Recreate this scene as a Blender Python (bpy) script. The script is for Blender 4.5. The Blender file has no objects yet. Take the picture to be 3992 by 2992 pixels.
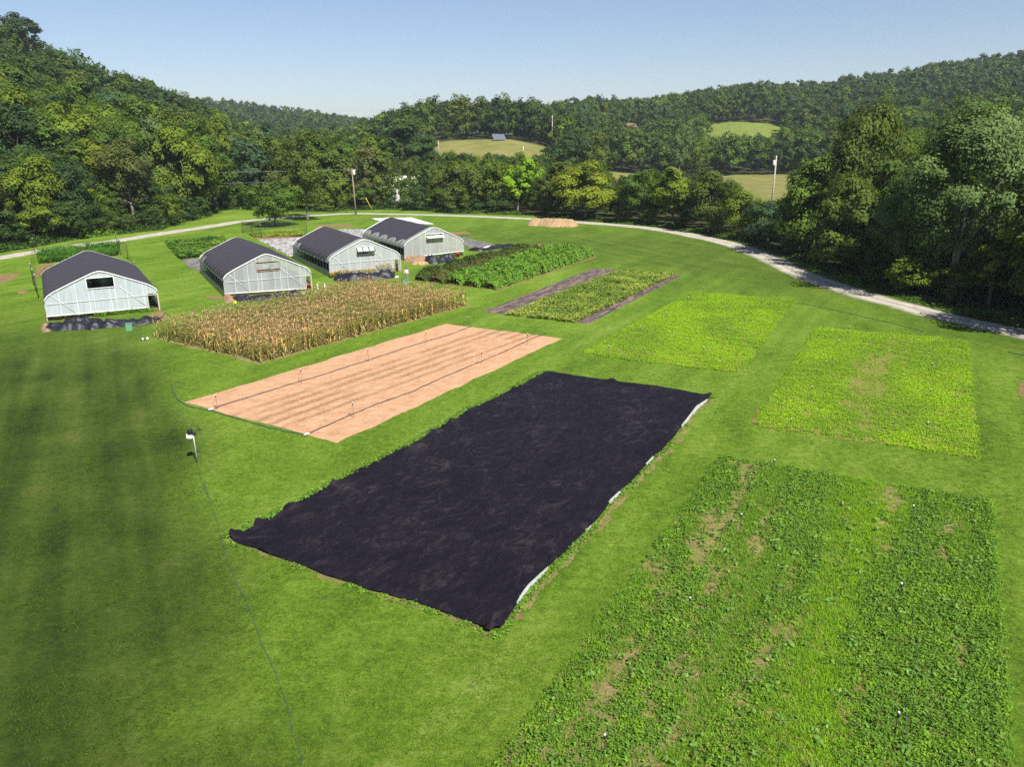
import bpy, math, random
import numpy as np
from mathutils import Vector
random.seed(7); RNG = np.random.default_rng(7)
C = bpy.context.scene.collection
R = math.radians
S = bpy.context.scene
# ------------------------------------------------------------------ camera (calibrated on the plots)
F = 780 * 3992 / 1024; PITCH = R(17.2); ROLL = R(-0.6); CAMH = 15.0
_f = np.array([0, math.cos(PITCH), -math.sin(PITCH)]); _u = np.array([0, math.sin(PITCH), math.cos(PITCH)]); _r = np.array([1., 0, 0])
AX = (math.cos(ROLL) * _r + math.sin(ROLL) * _u, -math.sin(ROLL) * _r + math.cos(ROLL) * _u, _f)
def ray(x, y):
    return AX[2] + (x - 1996) / F * AX[0] - (y - 1496) / F * AX[1]
def gp(x, y, z=0.0):
    """survey point: where the photo's ground point lies on the plain (metres)"""
    d = ray(x, y); t = (CAMH - z) / -d[2]
    return np.array([d[0] * t, d[1] * t])
def dd(x, y): return (x * 1.8047, y * 1.8047)
def z1(x, y): return (x * .4523, 700 + y * .4523)
def z2(x, y): return (600 + x * .3166, 750 + y * .3166)
def z3(x, y): return (1100 + x * .3618, 750 + y * .3618)
def z4(x, y): return (1800 + x * .4523, 800 + y * .4523)
def z5(x, y): return (1200 + x * .4523, 300 + y * .4523)
def z6(x, y): return (2100 + x * .4523, 200 + y * .4523)
def z7(x, y): return (2700 + x * .584, 750 + y * .584)
def zs(x, y): return (600 + x * .4523, 1200 + y * .4523)
def zg(x, y): return (2700 + x * .584, 1150 + y * .584)
def zw(x, y): return (2700 + x * .779, 1700 + y * .779)
def zv(x, y): return (1900 + x * .4778, 2200 + y * .4778)
def G(zf, *pts): return [gp(*zf(*p)) for p in pts]
def px(x, y, z):
    v = np.array([x, y, z - CAMH]); zc = v @ AX[2]
    return 1996 + F * (v @ AX[0]) / zc, 1496 - F * (v @ AX[1]) / zc
def azof(x, y=560):
    d = ray(x, y); return math.degrees(math.atan2(d[0], d[1]))
# ------------------------------------------------------------------ helpers
def tag(o, label=None, cat=None, group=None, kind=None):
    if label: o['label'] = label
    if cat: o['category'] = cat
    if group: o['group'] = group
    if kind: o['kind'] = kind
    return o
def empty(name, loc, rz=0.0):
    o = bpy.data.objects.new(name, None); C.objects.link(o); o.location = loc; o.rotation_euler = (0, 0, rz); o.empty_display_size = .2
    return o
def link(name, me, parent=None):
    o = bpy.data.objects.new(name, me); C.objects.link(o)
    if parent is not None: o.parent = parent
    return o
def npmesh(name, V, Fq, mats, col=None, smooth=False, midx=None):
    """mesh from numpy verts (n,3) and an (m,k) face array"""
    V = np.asarray(V, np.float32); Fq = np.asarray(Fq, np.int32)
    me = bpy.data.meshes.new(name); k = Fq.shape[1]
    me.vertices.add(len(V)); me.vertices.foreach_set('co', V.ravel())
    me.loops.add(Fq.size); me.loops.foreach_set('vertex_index', Fq.ravel())
    me.polygons.add(len(Fq)); me.polygons.foreach_set('loop_start', np.arange(0, Fq.size, k, dtype=np.int32))
    if smooth: me.polygons.foreach_set('use_smooth', np.ones(len(Fq), bool))
    for m in (mats if isinstance(mats, (list, tuple)) else [mats]): me.materials.append(m)
    if midx is not None: me.polygons.foreach_set('material_index', np.asarray(midx, np.int32))
    if col is not None:
        a = me.attributes.new('col', 'FLOAT_COLOR', 'FACE')
        c = np.ones((len(Fq), 4), np.float32); c[:, :3] = col
        a.data.foreach_set('color', c.ravel())
    me.update(calc_edges=True); me.validate()
    return me
class MB:
    """collects boxes, tubes and sheets; build() links them as one mesh object"""
    def __init__(s): s.v = []; s.f = []; s.m = []; s.sm = []
    def add(s, V, Fs, m=0, smooth=False):
        n = len(s.v); s.v += [tuple(map(float, p)) for p in V]
        for f in Fs: s.f.append(tuple(i + n for i in f)); s.m.append(m); s.sm.append(smooth)
    def box(s, a, b, m=0):
        x0, y0, z0 = a; x1, y1, z1_ = b
        V = [(x0, y0, z0), (x1, y0, z0), (x1, y1, z0), (x0, y1, z0), (x0, y0, z1_), (x1, y0, z1_), (x1, y1, z1_), (x0, y1, z1_)]
        s.add(V, [(0, 3, 2, 1), (4, 5, 6, 7), (0, 1, 5, 4), (1, 2, 6, 5), (2, 3, 7, 6), (3, 0, 4, 7)], m)
    def tube(s, pts, rad, n=6, m=0, cap=True):
        pts = [Vector(p) for p in pts]; N = len(pts)
        rad = [rad] * N if not hasattr(rad, '__len__') else rad
        V = []; Fs = []
        for i, p in enumerate(pts):
            t = (pts[min(i + 1, N - 1)] - pts[max(i - 1, 0)]).normalized()
            ref = Vector((0, 0, 1)) if abs(t.z) < .9 else Vector((1, 0, 0))
            a = t.cross(ref).normalized(); b = t.cross(a)
            for k in range(n):
                q = 2 * math.pi * k / n
                V.append(p + (a * math.cos(q) + b * math.sin(q)) * rad[i])
        for i in range(N - 1):
            for k in range(n):
                Fs.append((i * n + k, i * n + (k + 1) % n, (i + 1) * n + (k + 1) % n, (i + 1) * n + k))
        if cap: Fs.append(tuple(range(n))[::-1]); Fs.append(tuple((N - 1) * n + k for k in range(n)))
        s.add(V, Fs, m, n > 4)
    def lathe(s, c, prof, n=12, m=0):
        V = []; Fs = []
        for (r, z) in prof:
            for k in range(n):
                q = 2 * math.pi * k / n; V.append((c[0] + r * math.cos(q), c[1] + r * math.sin(q), c[2] + z))
        for i in range(len(prof) - 1):
            for k in range(n): Fs.append((i * n + k, i * n + (k + 1) % n, (i + 1) * n + (k + 1) % n, (i + 1) * n + k))
        Fs.append(tuple(range(n))[::-1]); Fs.append(tuple((len(prof) - 1) * n + k for k in range(n)))
        s.add(V, Fs, m, True)
    def build(s, name, mats, parent=None):
        me = bpy.data.meshes.new(name); me.from_pydata(s.v, [], s.f)
        for m in (mats if isinstance(mats, (list, tuple)) else [mats]): me.materials.append(m)
        me.polygons.foreach_set('material_index', s.m); me.polygons.foreach_set('use_smooth', s.sm); me.update()
        return link(name, me, parent)
_perm = np.random.default_rng(3).random((256, 256)).astype(np.float64)
def noise2(x, y):
    x = np.asarray(x, float); y = np.asarray(y, float)
    xi = np.floor(x).astype(int); yi = np.floor(y).astype(int); fx = x - xi; fy = y - yi
    fx = fx * fx * (3 - 2 * fx); fy = fy * fy * (3 - 2 * fy)
    g = lambda a, b: _perm[a % 256, b % 256]
    return (g(xi, yi) * (1 - fx) + g(xi + 1, yi) * fx) * (1 - fy) + (g(xi, yi + 1) * (1 - fx) + g(xi + 1, yi + 1) * fx) * fy
def fbm(x, y, o=4):
    r = 0; a = .5
    for i in range(o): r = r + a * noise2(x * 2 ** i + 17.3 * i, y * 2 ** i + 5.1 * i); a *= .5
    return r
# ------------------------------------------------------------------ materials
def mat(name):
    m = bpy.data.materials.new(name); m.use_nodes = True; nt = m.node_tree
    return m, nt, nt.nodes['Principled BSDF']
def N(nt, t, **kw):
    n = nt.nodes.new(t)
    for k, v in kw.items():
        if k in n.inputs: n.inputs[k].default_value = v
        else: setattr(n, k, v)
    return n
def L(nt, a, b): nt.links.new(a, b)
def ramp(nt, src, stops):
    r = nt.nodes.new('ShaderNodeValToRGB'); e = r.color_ramp.elements
    while len(e) < len(stops): e.new(.5)
    for i, (p, c) in enumerate(stops): e[i].position = p; e[i].color = (*c, 1)
    L(nt, src, r.inputs[0]); return r.outputs[0]
def mixc(nt, f, a, b, mode='MIX'):
    m = nt.nodes.new('ShaderNodeMix'); m.data_type = 'RGBA'; m.blend_type = mode
    for v, i in ((f, 0), (a, 6), (b, 7)):
        if hasattr(v, 'links'): L(nt, v, m.inputs[i])
        else: m.inputs[i].default_value = v if i == 0 else (*v, 1)
    return m.outputs[2]
def mathn(nt, op, a, b=0.0, c=None):
    m = nt.nodes.new('ShaderNodeMath'); m.operation = op
    for i, v in enumerate((a, b) if c is None else (a, b, c)):
        if hasattr(v, 'links'): L(nt, v, m.inputs[i])
        else: m.inputs[i].default_value = v
    return m.outputs[0]
def pos(nt, scale=(1, 1, 1), rz=0.0):
    v = nt.nodes.new('ShaderNodeNewGeometry').outputs['Position']
    if rz: m0 = nt.nodes.new('ShaderNodeMapping'); m0.inputs['Rotation'].default_value = (0, 0, rz); L(nt, v, m0.inputs[0]); v = m0.outputs[0]
    if scale != (1, 1, 1): m1 = nt.nodes.new('ShaderNodeMapping'); m1.inputs['Scale'].default_value = scale; L(nt, v, m1.inputs[0]); v = m1.outputs[0]
    return v
def noisen(nt, vec, scale, detail=4, rough=.6):
    n = nt.nodes.new('ShaderNodeTexNoise'); n.inputs['Scale'].default_value = scale; n.inputs['Detail'].default_value = detail; n.inputs['Roughness'].default_value = rough
    L(nt, vec, n.inputs['Vector']); return n.outputs['Fac']
def bump(nt, h, bs, strength=.4, dist=.05):
    b = nt.nodes.new('ShaderNodeBump'); b.inputs['Strength'].default_value = strength; b.inputs['Distance'].default_value = dist
    L(nt, h, b.inputs['Height']); L(nt, b.outputs[0], bs.inputs['Normal'])
def plain(name, c, rough=.6, metal=0.0, spec=.3, var=.12, scale=6.0):
    m, nt, b = mat(name)
    f = noisen(nt, pos(nt), scale, 5)
    lo = tuple(v * (1 - var) for v in c); hi = tuple(min(1, v * (1 + var)) for v in c)
    L(nt, ramp(nt, f, [(.3, lo), (.7, hi)]), b.inputs['Base Color'])
    b.inputs['Roughness'].default_value = rough; b.inputs['Metallic'].default_value = metal; b.inputs['Specular IOR Level'].default_value = spec
    return m
def leafmat(name, trans=.3, rough=.55, spec=.25):
    m, nt, b = mat(name)
    at = N(nt, 'ShaderNodeAttribute', attribute_name='col'); oi = nt.nodes.new('ShaderNodeObjectInfo')
    c = mixc(nt, 1.0, at.outputs['Color'], oi.outputs['Color'], 'MULTIPLY')
    L(nt, c, b.inputs['Base Color']); b.inputs['Roughness'].default_value = rough; b.inputs['Specular IOR Level'].default_value = spec
    t = nt.nodes.new('ShaderNodeBsdfTranslucent')
    L(nt, mixc(nt, 1.0, c, (1.1, 1.15, .6), 'MULTIPLY'), t.inputs['Color'])
    ms = nt.nodes.new('ShaderNodeMixShader'); ms.inputs[0].default_value = trans
    L(nt, b.outputs[0], ms.inputs[1]); L(nt, t.outputs[0], ms.inputs[2])
    L(nt, ms.outputs[0], nt.nodes['Material Output'].inputs[0])
    return m
M = {}
M['leaf'] = leafmat('leaf', .38, .65, .08); M['crop'] = leafmat('crop_leaf', .3, .7, .08); M['dry'] = leafmat('dry_leaf', .2, .7, .15)
def m_ground():
    m, nt, b = mat('lawn')
    p = pos(nt); at = N(nt, 'ShaderNodeAttribute', attribute_name='zone')
    sp = nt.nodes.new('ShaderNodeSeparateColor'); L(nt, at.outputs['Color'], sp.inputs[0])
    big = noisen(nt, p, .09, 5, .6); med = noisen(nt, p, .7, 5, .65); fine = noisen(nt, p, 7.0, 6, .75)
    mow = noisen(nt, pos(nt, (.6, .03, 1), R(30)), 1.0, 3, .5)
    mow2 = noisen(nt, pos(nt, (.35, .04, 1), R(6)), 1.0, 3, .5)
    tuft = noisen(nt, p, 2.6, 4, .7)
    v = mathn(nt, 'ADD', mathn(nt, 'MULTIPLY', big, .26), mathn(nt, 'MULTIPLY', med, .22))
    for q, k in ((fine, .52), (tuft, .44), (mow, .26), (mow2, .20)): v = mathn(nt, 'ADD', v, mathn(nt, 'MULTIPLY', q, k))
    v = mathn(nt, 'SUBTRACT', v, .45)
    lawn = ramp(nt, v, [(.35, (.042, .082, .008)), (.45, (.078, .142, .011)), (.55, (.116, .192, .018)), (.66, (.178, .230, .046))])
    # tired, browner sward of the left side, also darkening the right and back
    v2 = mathn(nt, 'ADD', mathn(nt, 'MULTIPLY', noisen(nt, p, .20, 6, .68), .50), mathn(nt, 'MULTIPLY', mathn(nt, 'ADD', fine, tuft), .30))
    v2 = mathn(nt, 'ADD', v2, mathn(nt, 'MULTIPLY', noisen(nt, pos(nt, (.7, .035, 1), R(-27)), 1.0, 3, .5), .52)); v2 = mathn(nt, 'SUBTRACT', v2, .33)
    rough_ = ramp(nt, v2, [(.34, (.018, .036, .006)), (.44, (.034, .060, .008)), (.53, (.050, .082, .011)), (.64, (.085, .105, .022))])
    c = mixc(nt, sp.outputs[0], lawn, rough_)
    spot = ramp(nt, mathn(nt, 'ADD', mathn(nt, 'MULTIPLY', noisen(nt, p, .33, 3, .5), .75), mathn(nt, 'MULTIPLY', noisen(nt, p, 2.5, 4, .6), .25)), [(.66, (0, 0, 0)), (.76, (.55, .55, .55))])
    c = mixc(nt, spot, c, (.15, .12, .05))
    floor = ramp(nt, mathn(nt, 'ADD', mathn(nt, 'MULTIPLY', med, .6), mathn(nt, 'MULTIPLY', fine, .4)), [(.35, (.030, .040, .013)), (.65, (.070, .072, .030))])
    c = mixc(nt, sp.outputs[1], c, floor)
    mead = ramp(nt, mathn(nt, 'ADD', mathn(nt, 'MULTIPLY', noisen(nt, p, .12, 5, .6), .55), mathn(nt, 'MULTIPLY', noisen(nt, p, 1.3, 5, .7), .45)), [(.36, (.10, .12, .03)), (.5, (.165, .155, .05)), (.64, (.23, .185, .08))])
    c = mixc(nt, sp.outputs[2], c, mead)
    L(nt, c, b.inputs['Base Color']); b.inputs['Roughness'].default_value = .85; b.inputs['Specular IOR Level'].default_value = .08
    bump(nt, mathn(nt, 'ADD', noisen(nt, p, 9.0, 6, .8), med), b, .9, .10)
    return m
def m_soil(name, cols, stripe=None, scale=1.2):
    m, nt, b = mat(name); p = pos(nt)
    f = mathn(nt, 'ADD', mathn(nt, 'MULTIPLY', noisen(nt, p, scale, 6, .7), .5), mathn(nt, 'MULTIPLY', noisen(nt, p, 14, 5, .75), .5))
    c = ramp(nt, f, [(.34, cols[0]), (.5, cols[1]), (.66, cols[2])])
    if stripe: c = stripe(nt, p, c)
    L(nt, c, b.inputs['Base Color']); b.inputs['Roughness'].default_value = .95; b.inputs['Specular IOR Level'].default_value = .1
    bump(nt, mathn(nt, 'ADD', noisen(nt, p, 12, 6, .75), noisen(nt, p, 3, 3)), b, 1.0, .07)
    return m
SAND_AZ = 34.5
def sand_stripes(nt, p, c):
    # damp trash lines left by the harrow along the bed (local u across, w along)
    mp = nt.nodes.new('ShaderNodeMapping'); mp.vector_type = 'POINT'; mp.inputs['Rotation'].default_value = (0, 0, R(SAND_AZ)); L(nt, p, mp.inputs[0])
    sx = nt.nodes.new('ShaderNodeSeparateXYZ'); L(nt, mp.outputs[0], sx.inputs[0])
    u0 = math.cos(R(SAND_AZ)) * -9.2 - math.sin(R(SAND_AZ)) * 38.2
    u = mathn(nt, 'ADD', sx.outputs[0], mathn(nt, 'MULTIPLY', mathn(nt, 'SUBTRACT', noisen(nt, p, .5, 3), .5), .45))
    tot = None
    for off, w in ((4.3, .26), (5.3, .30), (6.35, .34), (7.35, .36), (8.35, .30)):
        dx = mathn(nt, 'ABSOLUTE', mathn(nt, 'ADD', u, off - u0))
        k = mathn(nt, 'SUBTRACT', 1.0, mathn(nt, 'DIVIDE', dx, w)); k = mathn(nt, 'MAXIMUM', k, 0.0)
        tot = k if tot is None else mathn(nt, 'MAXIMUM', tot, k)
    br = ramp(nt, noisen(nt, p, .30, 4, .65), [(.36, (0, 0, 0)), (.50, (1, 1, 1))])
    gr = ramp(nt, noisen(nt, p, 5, 5, .8), [(.34, (0, 0, 0)), (.52, (1, 1, 1))])
    k = mathn(nt, 'MULTIPLY', mathn(nt, 'MULTIPLY', mathn(nt, 'POWER', tot, .6), br), gr)
    return mixc(nt, mathn(nt, 'MULTIPLY', k, .75), c, (.15, .095, .05))
M['sand'] = m_soil('pale_tilled_soil', [(.285, .160, .085), (.45, .262, .152), (.545, .345, .218)], sand_stripes)
M['soil'] = m_soil('bare_soil', [(.10, .075, .032), (.19, .125, .062), (.28, .185, .10)])
M['weedsoil'] = m_soil('weedy_soil', [(.085, .13, .025), (.18, .16, .055), (.31, .215, .11)], None, .8)
M['greensoil'] = m_soil('seedbed_soil', [(.10, .15, .02), (.16, .17, .035), (.23, .17, .075)], None, .8)
M['road'] = m_soil('gravel', [(.22, .20, .165), (.36, .33, .285), (.46, .42, .37)], lambda nt, p, c: mixc(nt, 1.0, c, N(nt, 'ShaderNodeAttribute', attribute_name='col').outputs['Color'], 'MULTIPLY'), .5)
def m_tarp():
    m, nt, b = mat('black_plastic_tarp'); p = pos(nt); q = pos(nt, (1, .25, 1), R(-50)); q2 = pos(nt, (1, .3, 1), R(20))
    wq = nt.nodes.new('ShaderNodeTexNoise'); wq.inputs['Scale'].default_value = 1.7; wq.inputs['Detail'].default_value = 8; wq.inputs['Roughness'].default_value = .72; wq.inputs['Distortion'].default_value = 1.6; L(nt, pos(nt, (1, .55, 1), R(40)), wq.inputs['Vector'])
    d = mathn(nt, 'ADD', mathn(nt, 'MULTIPLY', wq.outputs['Fac'], .75), mathn(nt, 'MULTIPLY', noisen(nt, p, .35, 3, .5), .25))
    c = ramp(nt, d, [(.40, (.0062, .0046, .0085)), (.53, (.0098, .0076, .0122)), (.62, (.024, .019, .022)), (.72, (.062, .047, .040))])
    br = ramp(nt, noisen(nt, p, .75, 5, .6), [(.66, (0, 0, 0)), (.78, (1, 1, 1))])
    c = mixc(nt, mathn(nt, 'MULTIPLY', br, .35), c, (.075, .045, .03))
    L(nt, c, b.inputs['Base Color']); b.inputs['Roughness'].default_value = .6; b.inputs['Specular IOR Level'].default_value = .10
    bump(nt, mathn(nt, 'ADD', noisen(nt, q, 2.2, 6, .7), noisen(nt, q2, 3, 5, .7)), b, .8, .12)
    return m
M['tarp'] = m_tarp()
M['dullfilm'] = plain('dull_white_film', (.26, .28, .255), .6, var=.15); M['whitefilm'] = plain('white_film', (.50, .52, .50), .5, var=.06)
def m_plastic():
    m, nt, b = mat('crumpled_black_plastic'); p = pos(nt)
    L(nt, ramp(nt, noisen(nt, p, 2.5, 6, .7), [(.4, (.008, .0085, .014)), (.62, (.013, .014, .021)), (.85, (.035, .034, .034))]), b.inputs['Base Color'])
    b.inputs['Roughness'].default_value = .45; b.inputs['Specular IOR Level'].default_value = .35
    bump(nt, noisen(nt, pos(nt, (1, .35, 1), R(40)), 4, 6, .65), b, .6, .10); return m
M['plastic'] = m_plastic()
def m_cloth():
    m, nt, b = mat('black_shade_cloth'); p = pos(nt)
    L(nt, ramp(nt, noisen(nt, p, 22, 4, .8), [(.3, (.026, .0235, .032)), (.7, (.050, .047, .058))]), b.inputs['Base Color'])
    b.inputs['Roughness'].default_value = .85; b.inputs['Specular IOR Level'].default_value = .15
    bump(nt, noisen(nt, p, 30, 3), b, .3, .02); return m
M['cloth'] = m_cloth(); M['rib'] = plain('cloth_over_hoops', (.046, .043, .053), .85)  # rib: cloth colour lightened to imitate light showing through over the hoops
def m_film(name, c, transp, tl=.45, streak=.5):
    m, nt, b = mat(name)
    tc = nt.nodes.new('ShaderNodeTexCoord'); mp = nt.nodes.new('ShaderNodeMapping'); mp.inputs['Scale'].default_value = (2.2, 1, .35); L(nt, tc.outputs['Object'], mp.inputs[0])
    f = noisen(nt, mp.outputs[0], 1.6, 5, .6)
    cc = ramp(nt, f, [(.3, tuple(v * .78 for v in c)), (.7, c)])
    L(nt, cc, b.inputs['Base Color']); b.inputs['Roughness'].default_value = .35; b.inputs['Specular IOR Level'].default_value = .4
    bump(nt, f, b, streak, .06)
    t = nt.nodes.new('ShaderNodeBsdfTranslucent'); L(nt, cc, t.inputs[0])
    m1 = nt.nodes.new('ShaderNodeMixShader'); m1.inputs[0].default_value = tl; L(nt, b.outputs[0], m1.inputs[1]); L(nt, t.outputs[0], m1.inputs[2])
    tr = nt.nodes.new('ShaderNodeBsdfTransparent'); m2 = nt.nodes.new('ShaderNodeMixShader')
    L(nt, ramp(nt, noisen(nt, mp.outputs[0], .8, 4), [(.35, (transp * .7,) * 3), (.65, (min(1, transp * 1.3),) * 3)]), m2.inputs[0])
    L(nt, m1.outputs[0], m2.inputs[1]); L(nt, tr.outputs[0], m2.inputs[2])
    L(nt, m2.outputs[0], nt.nodes['Material Output'].inputs[0]); return m
M['film1'] = m_film('poly_film_blueish', (.46, .52, .545), .05, .22); M['film2'] = m_film('poly_film_clear', (.46, .50, .51), .32, .22); M['film3'] = m_film('poly_film_green', (.45, .505, .495), .15, .22); M['film4'] = m_film('poly_film_grey', (.43, .45, .425), .22, .22)
M['roof_film'] = m_film('roof_film', (.48, .50, .49), .05)
M['metal'] = plain('galvanised_tube', (.34, .34, .33), .5, .3, .4); M['whitepaint'] = plain('white_paint', (.64, .64, .61), .5)
M['wood'] = plain('weathered_wood', (.30, .21, .13), .85, var=.3); M['pole'] = plain('pole_wood', (.225, .17, .12), .9, var=.25, scale=3); M['greypole'] = plain('bleached_pole_wood', (.33, .30, .26), .85, var=.15, scale=3)
M['bark'] = plain('bark', (.13, .105, .08), .95, var=.35, scale=5); M['palebark'] = plain('pale_bark', (.16, .145, .12), .9, var=.3, scale=3)
M['black'] = plain('black_plastic', (.015, .015, .016), .5, spec=.4); M['red'] = plain('red_plastic', (.55, .03, .04), .4, spec=.5); M['green'] = plain('green_plastic', (.09, .22, .13), .45, spec=.5)
M['white'] = plain('white_plastic', (.60, .60, .57), .4, spec=.5, var=.05); M['hose'] = plain('blue_grey_hose', (.045, .075, .085), .5); M['greyhose'] = plain('black_poly_pipe', (.055, .055, .065), .45)
M['tube'] = plain('olive_tube', (.045, .04, .024), .7); M['yellow'] = plain('yellow_plastic', (.62, .48, .04), .5); M['straw'] = plain('wood_chips', (.27, .18, .095), .95, var=.55, scale=5); M['bale'] = plain('old_straw', (.20, .13, .075), .95, var=.5, scale=7)
M['skin'] = plain('skin', (.36, .20, .13), .55, var=.08); M['hair'] = plain('dark_hair', (.018, .013, .011), .6); M['shorts'] = plain('grey_shorts', (.16, .19, .22), .8); M['steel'] = plain('transformer_steel', (.62, .62, .60), .4)
M['redroof'] = plain('faded_red_roof', (.26, .13, .115), .6); M['solar'] = plain('solar_glass', (.10, .12, .17), .3, spec=.6); M['siding'] = plain('white_siding', (.42, .42, .41), .6, var=.08); M['window'] = plain('dark_glass', (.02, .025, .03), .1, spec=.8)
def m_shirt():
    m, nt, b = mat('patterned_shirt'); p = pos(nt)
    L(nt, ramp(nt, noisen(nt, p, 9, 2), [(.47, (.16, .15, .19)), (.54, (.62, .60, .58))]), b.inputs['Base Color']); b.inputs['Roughness'].default_value = .85; return m
M['shirt'] = m_shirt()
def m_net():
    m, nt, b = mat('black_netting'); tc = nt.nodes.new('ShaderNodeTexCoord')
    b.inputs['Base Color'].default_value = (.012, .016, .018, 1); b.inputs['Roughness'].default_value = .8
    br = N(nt, 'ShaderNodeTexBrick', offset=0.0); br.inputs['Scale'].default_value = 1; br.inputs['Brick Width'].default_value = .06; br.inputs['Row Height'].default_value = .06; br.inputs['Mortar Size'].default_value = .0035
    L(nt, tc.outputs['UV'], br.inputs['Vector'])
    tr = nt.nodes.new('ShaderNodeBsdfTransparent'); ms = nt.nodes.new('ShaderNodeMixShader')
    L(nt, br.outputs['Fac'], ms.inputs[0]); L(nt, tr.outputs[0], ms.inputs[1]); L(nt, b.outputs[0], ms.inputs[2]); L(nt, ms.outputs[0], nt.nodes['Material Output'].inputs[0]); return m
M['net'] = m_net()
def m_litter(name, stops, rz=0):
    m, nt, b = mat(name); q = pos(nt, (1.3, .30, 1), rz)
    f = mathn(nt, 'ADD', mathn(nt, 'MULTIPLY', noisen(nt, q, 1.3, 6, .75), .7), mathn(nt, 'MULTIPLY', noisen(nt, pos(nt), 6, 5, .7), .3))
    L(nt, ramp(nt, f, stops), b.inputs['Base Color']); b.inputs['Roughness'].default_value = .75
    bump(nt, f, b, .7, .10); return m
M['litter'] = m_litter('pale_weathered_sheet', [(.36, (.02, .02, .025)), (.45, (.13, .13, .13)), (.54, (.36, .34, .33)), (.68, (.5, .47, .44))])
M['greylitter'] = m_litter('grey_weathered_sheet', [(.36, (.02, .02, .02)), (.47, (.09, .085, .075)), (.58, (.18, .175, .16)), (.70, (.34, .33, .31))], R(20))
M['mulch'] = m_litter('mulch_film_with_straw', [(.36, (.013, .011, .016)), (.46, (.045, .036, .040)), (.55, (.155, .10, .07)), (.68, (.27, .19, .135))], R(28))
# ------------------------------------------------------------------ terrain
DT = [0, 115, 150, 200, 260, 330, 390, 440, 500, 600, 700, 850, 1000, 1300, 1600, 2400]
TAB = {
 -60: [0, 0, 4, 14, 27, 40, 46, 44, 42, 40, 40, 40, 40, 40, 40, 40],
 -34: [0, 0, 3, 12, 27, 42, 51, 47, 44, 42, 40, 40, 40, 40, 40, 40],
 -31: [0, 0, 2.5, 10, 25, 39, 48, 45, 42, 42, 40, 40, 40, 40, 40, 40],
 -27: [0, 0, .5, 6, 16, 28, 36, 34, 31, 30, 32, 36, 40, 40, 40, 40],
 -22: [0, 0, 0, 1.5, 7, 16, 23, 22, 20, 22, 30, 46, 52, 46, 42, 40],
 -18: [0, 0, 0, .3, 2, 5, 8, 8, 8, 13, 24, 40, 48, 46, 42, 40],
 -12: [0, 0, 0, 0, .5, 2, 4, 5, 6, 8, 14, 27, 36, 40, 44, 40],
 -8: [0, 0, 0, 0, 2, 8, 14, 16, 15, 9, 8, 10, 18, 36, 48, 44],
 -5: [0, 0, 0, 0, 4.5, 15, 20, 21, 18, 12, 8, 8, 12, 30, 48, 46],
 0: [0, 0, 0, 0, 6, 16.5, 18, 19, 18, 16, 14, 14, 18, 34, 50, 48],
 3: [0, 0, 0, 0, 3.5, 12, 15, 20, 22, 20, 18, 16, 20, 34, 48, 48],
 5.5: [0, 0, 0, 0, .4, 2.5, 8, 18, 27, 27, 25, 20, 20, 34, 46, 46],
 10: [0, 0, 0, 0, .2, .6, 3, 11, 21, 29, 34, 34, 30, 34, 40, 40],
 15: [0, 0, 0, 0, .2, .6, 4, 18, 27, 35, 44, 44, 42, 42, 42, 40],
 20: [0, 0, 0, 0, .3, 1, 4, 14, 24, 35, 45, 46, 44, 42, 42, 40],
 25: [0, 0, 0, .3, 1, 4, 8, 14, 24, 37, 50, 50, 48, 44, 42, 40],
 30: [0, 0, 0, 1, 4, 8, 14, 21, 31, 46, 59, 60, 56, 50, 46, 40],
 36: [0, 0, 0, 1, 5, 10, 17, 25, 36, 52, 68, 70, 60, 50, 46, 40],
 60: [0, 0, 0, 1, 5, 10, 17, 25, 36, 52, 68, 70, 60, 50, 46, 40]}
_ka = np.array(sorted(TAB)); _tv = np.array([TAB[k] for k in _ka], float)
_da = np.arange(-180, 180.01, .5); _ds = np.arange(0, 2401, 10.0)
_g = np.zeros((len(_da), len(_ds)))
_rows = np.array([np.interp(_ds, DT, r) for r in _tv])
for j in range(len(_ds)): _g[:, j] = np.interp(_da, _ka, _rows[:, j])
def _sm(a, ax, w):
    k = np.hanning(w + 2)[1:-1]; k /= k.sum()
    return np.apply_along_axis(lambda v: np.convolve(np.pad(v, w // 2, mode='edge'), k, 'valid'), ax, a)
_flat = np.clip((_ds - 120) / 60, 0, 1)
_g = _sm(_sm(_g, 0, 7), 1, 7) * _flat[None, :]
def hgt(x, y):
    x = np.asarray(x, float); y = np.asarray(y, float)
    a = np.degrees(np.arctan2(x, y)); d = np.clip(np.hypot(x, y), 0, 2399)
    fi = np.clip((a + 180) / .5, 0, len(_da) - 1.001); fj = np.clip(d / 10, 0, len(_ds) - 1.001); i = fi.astype(int); j = fj.astype(int); u = fi - i; w = fj - j
    return (_g[i, j] * (1 - u) + _g[i + 1, j] * u) * (1 - w) + (_g[i, j + 1] * (1 - u) + _g[i + 1, j + 1] * u) * w
# treeline: where the wood begins beyond the road verge
TL = G(z1, (0, 655), (300, 612), (600, 560), (900, 512), (1150, 482), (1400, 452), (1500, 412), (1800, 345), (1900, 300)) + G(z2, (900, 245), (1200, 240), (1700, 240), (2211, 240)) + \
     G(z5, (300, 1150), (700, 1140), (1250, 1172), (2000, 1195)) + G(z6, (340, 1455), (800, 1490), (1200, 1530), (1700, 1620)) + G(z7, (430, 345), (600, 405), (800, 475), (1000, 572), (1200, 642), (1450, 712), (1700, 790), (2100, 865), (2211, 890))
_tla = np.array([math.degrees(math.atan2(p[0], p[1])) for p in TL]); _tld = np.array([math.hypot(*p) for p in TL])
_o = np.argsort(_tla); _tla = _tla[_o]; _tld = _tld[_o]
_tla = np.concatenate([[-70, -45], _tla, [42, 55, 75]]); _tld = np.concatenate([[70, 95], _tld, [55, 45, 40]])
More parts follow.
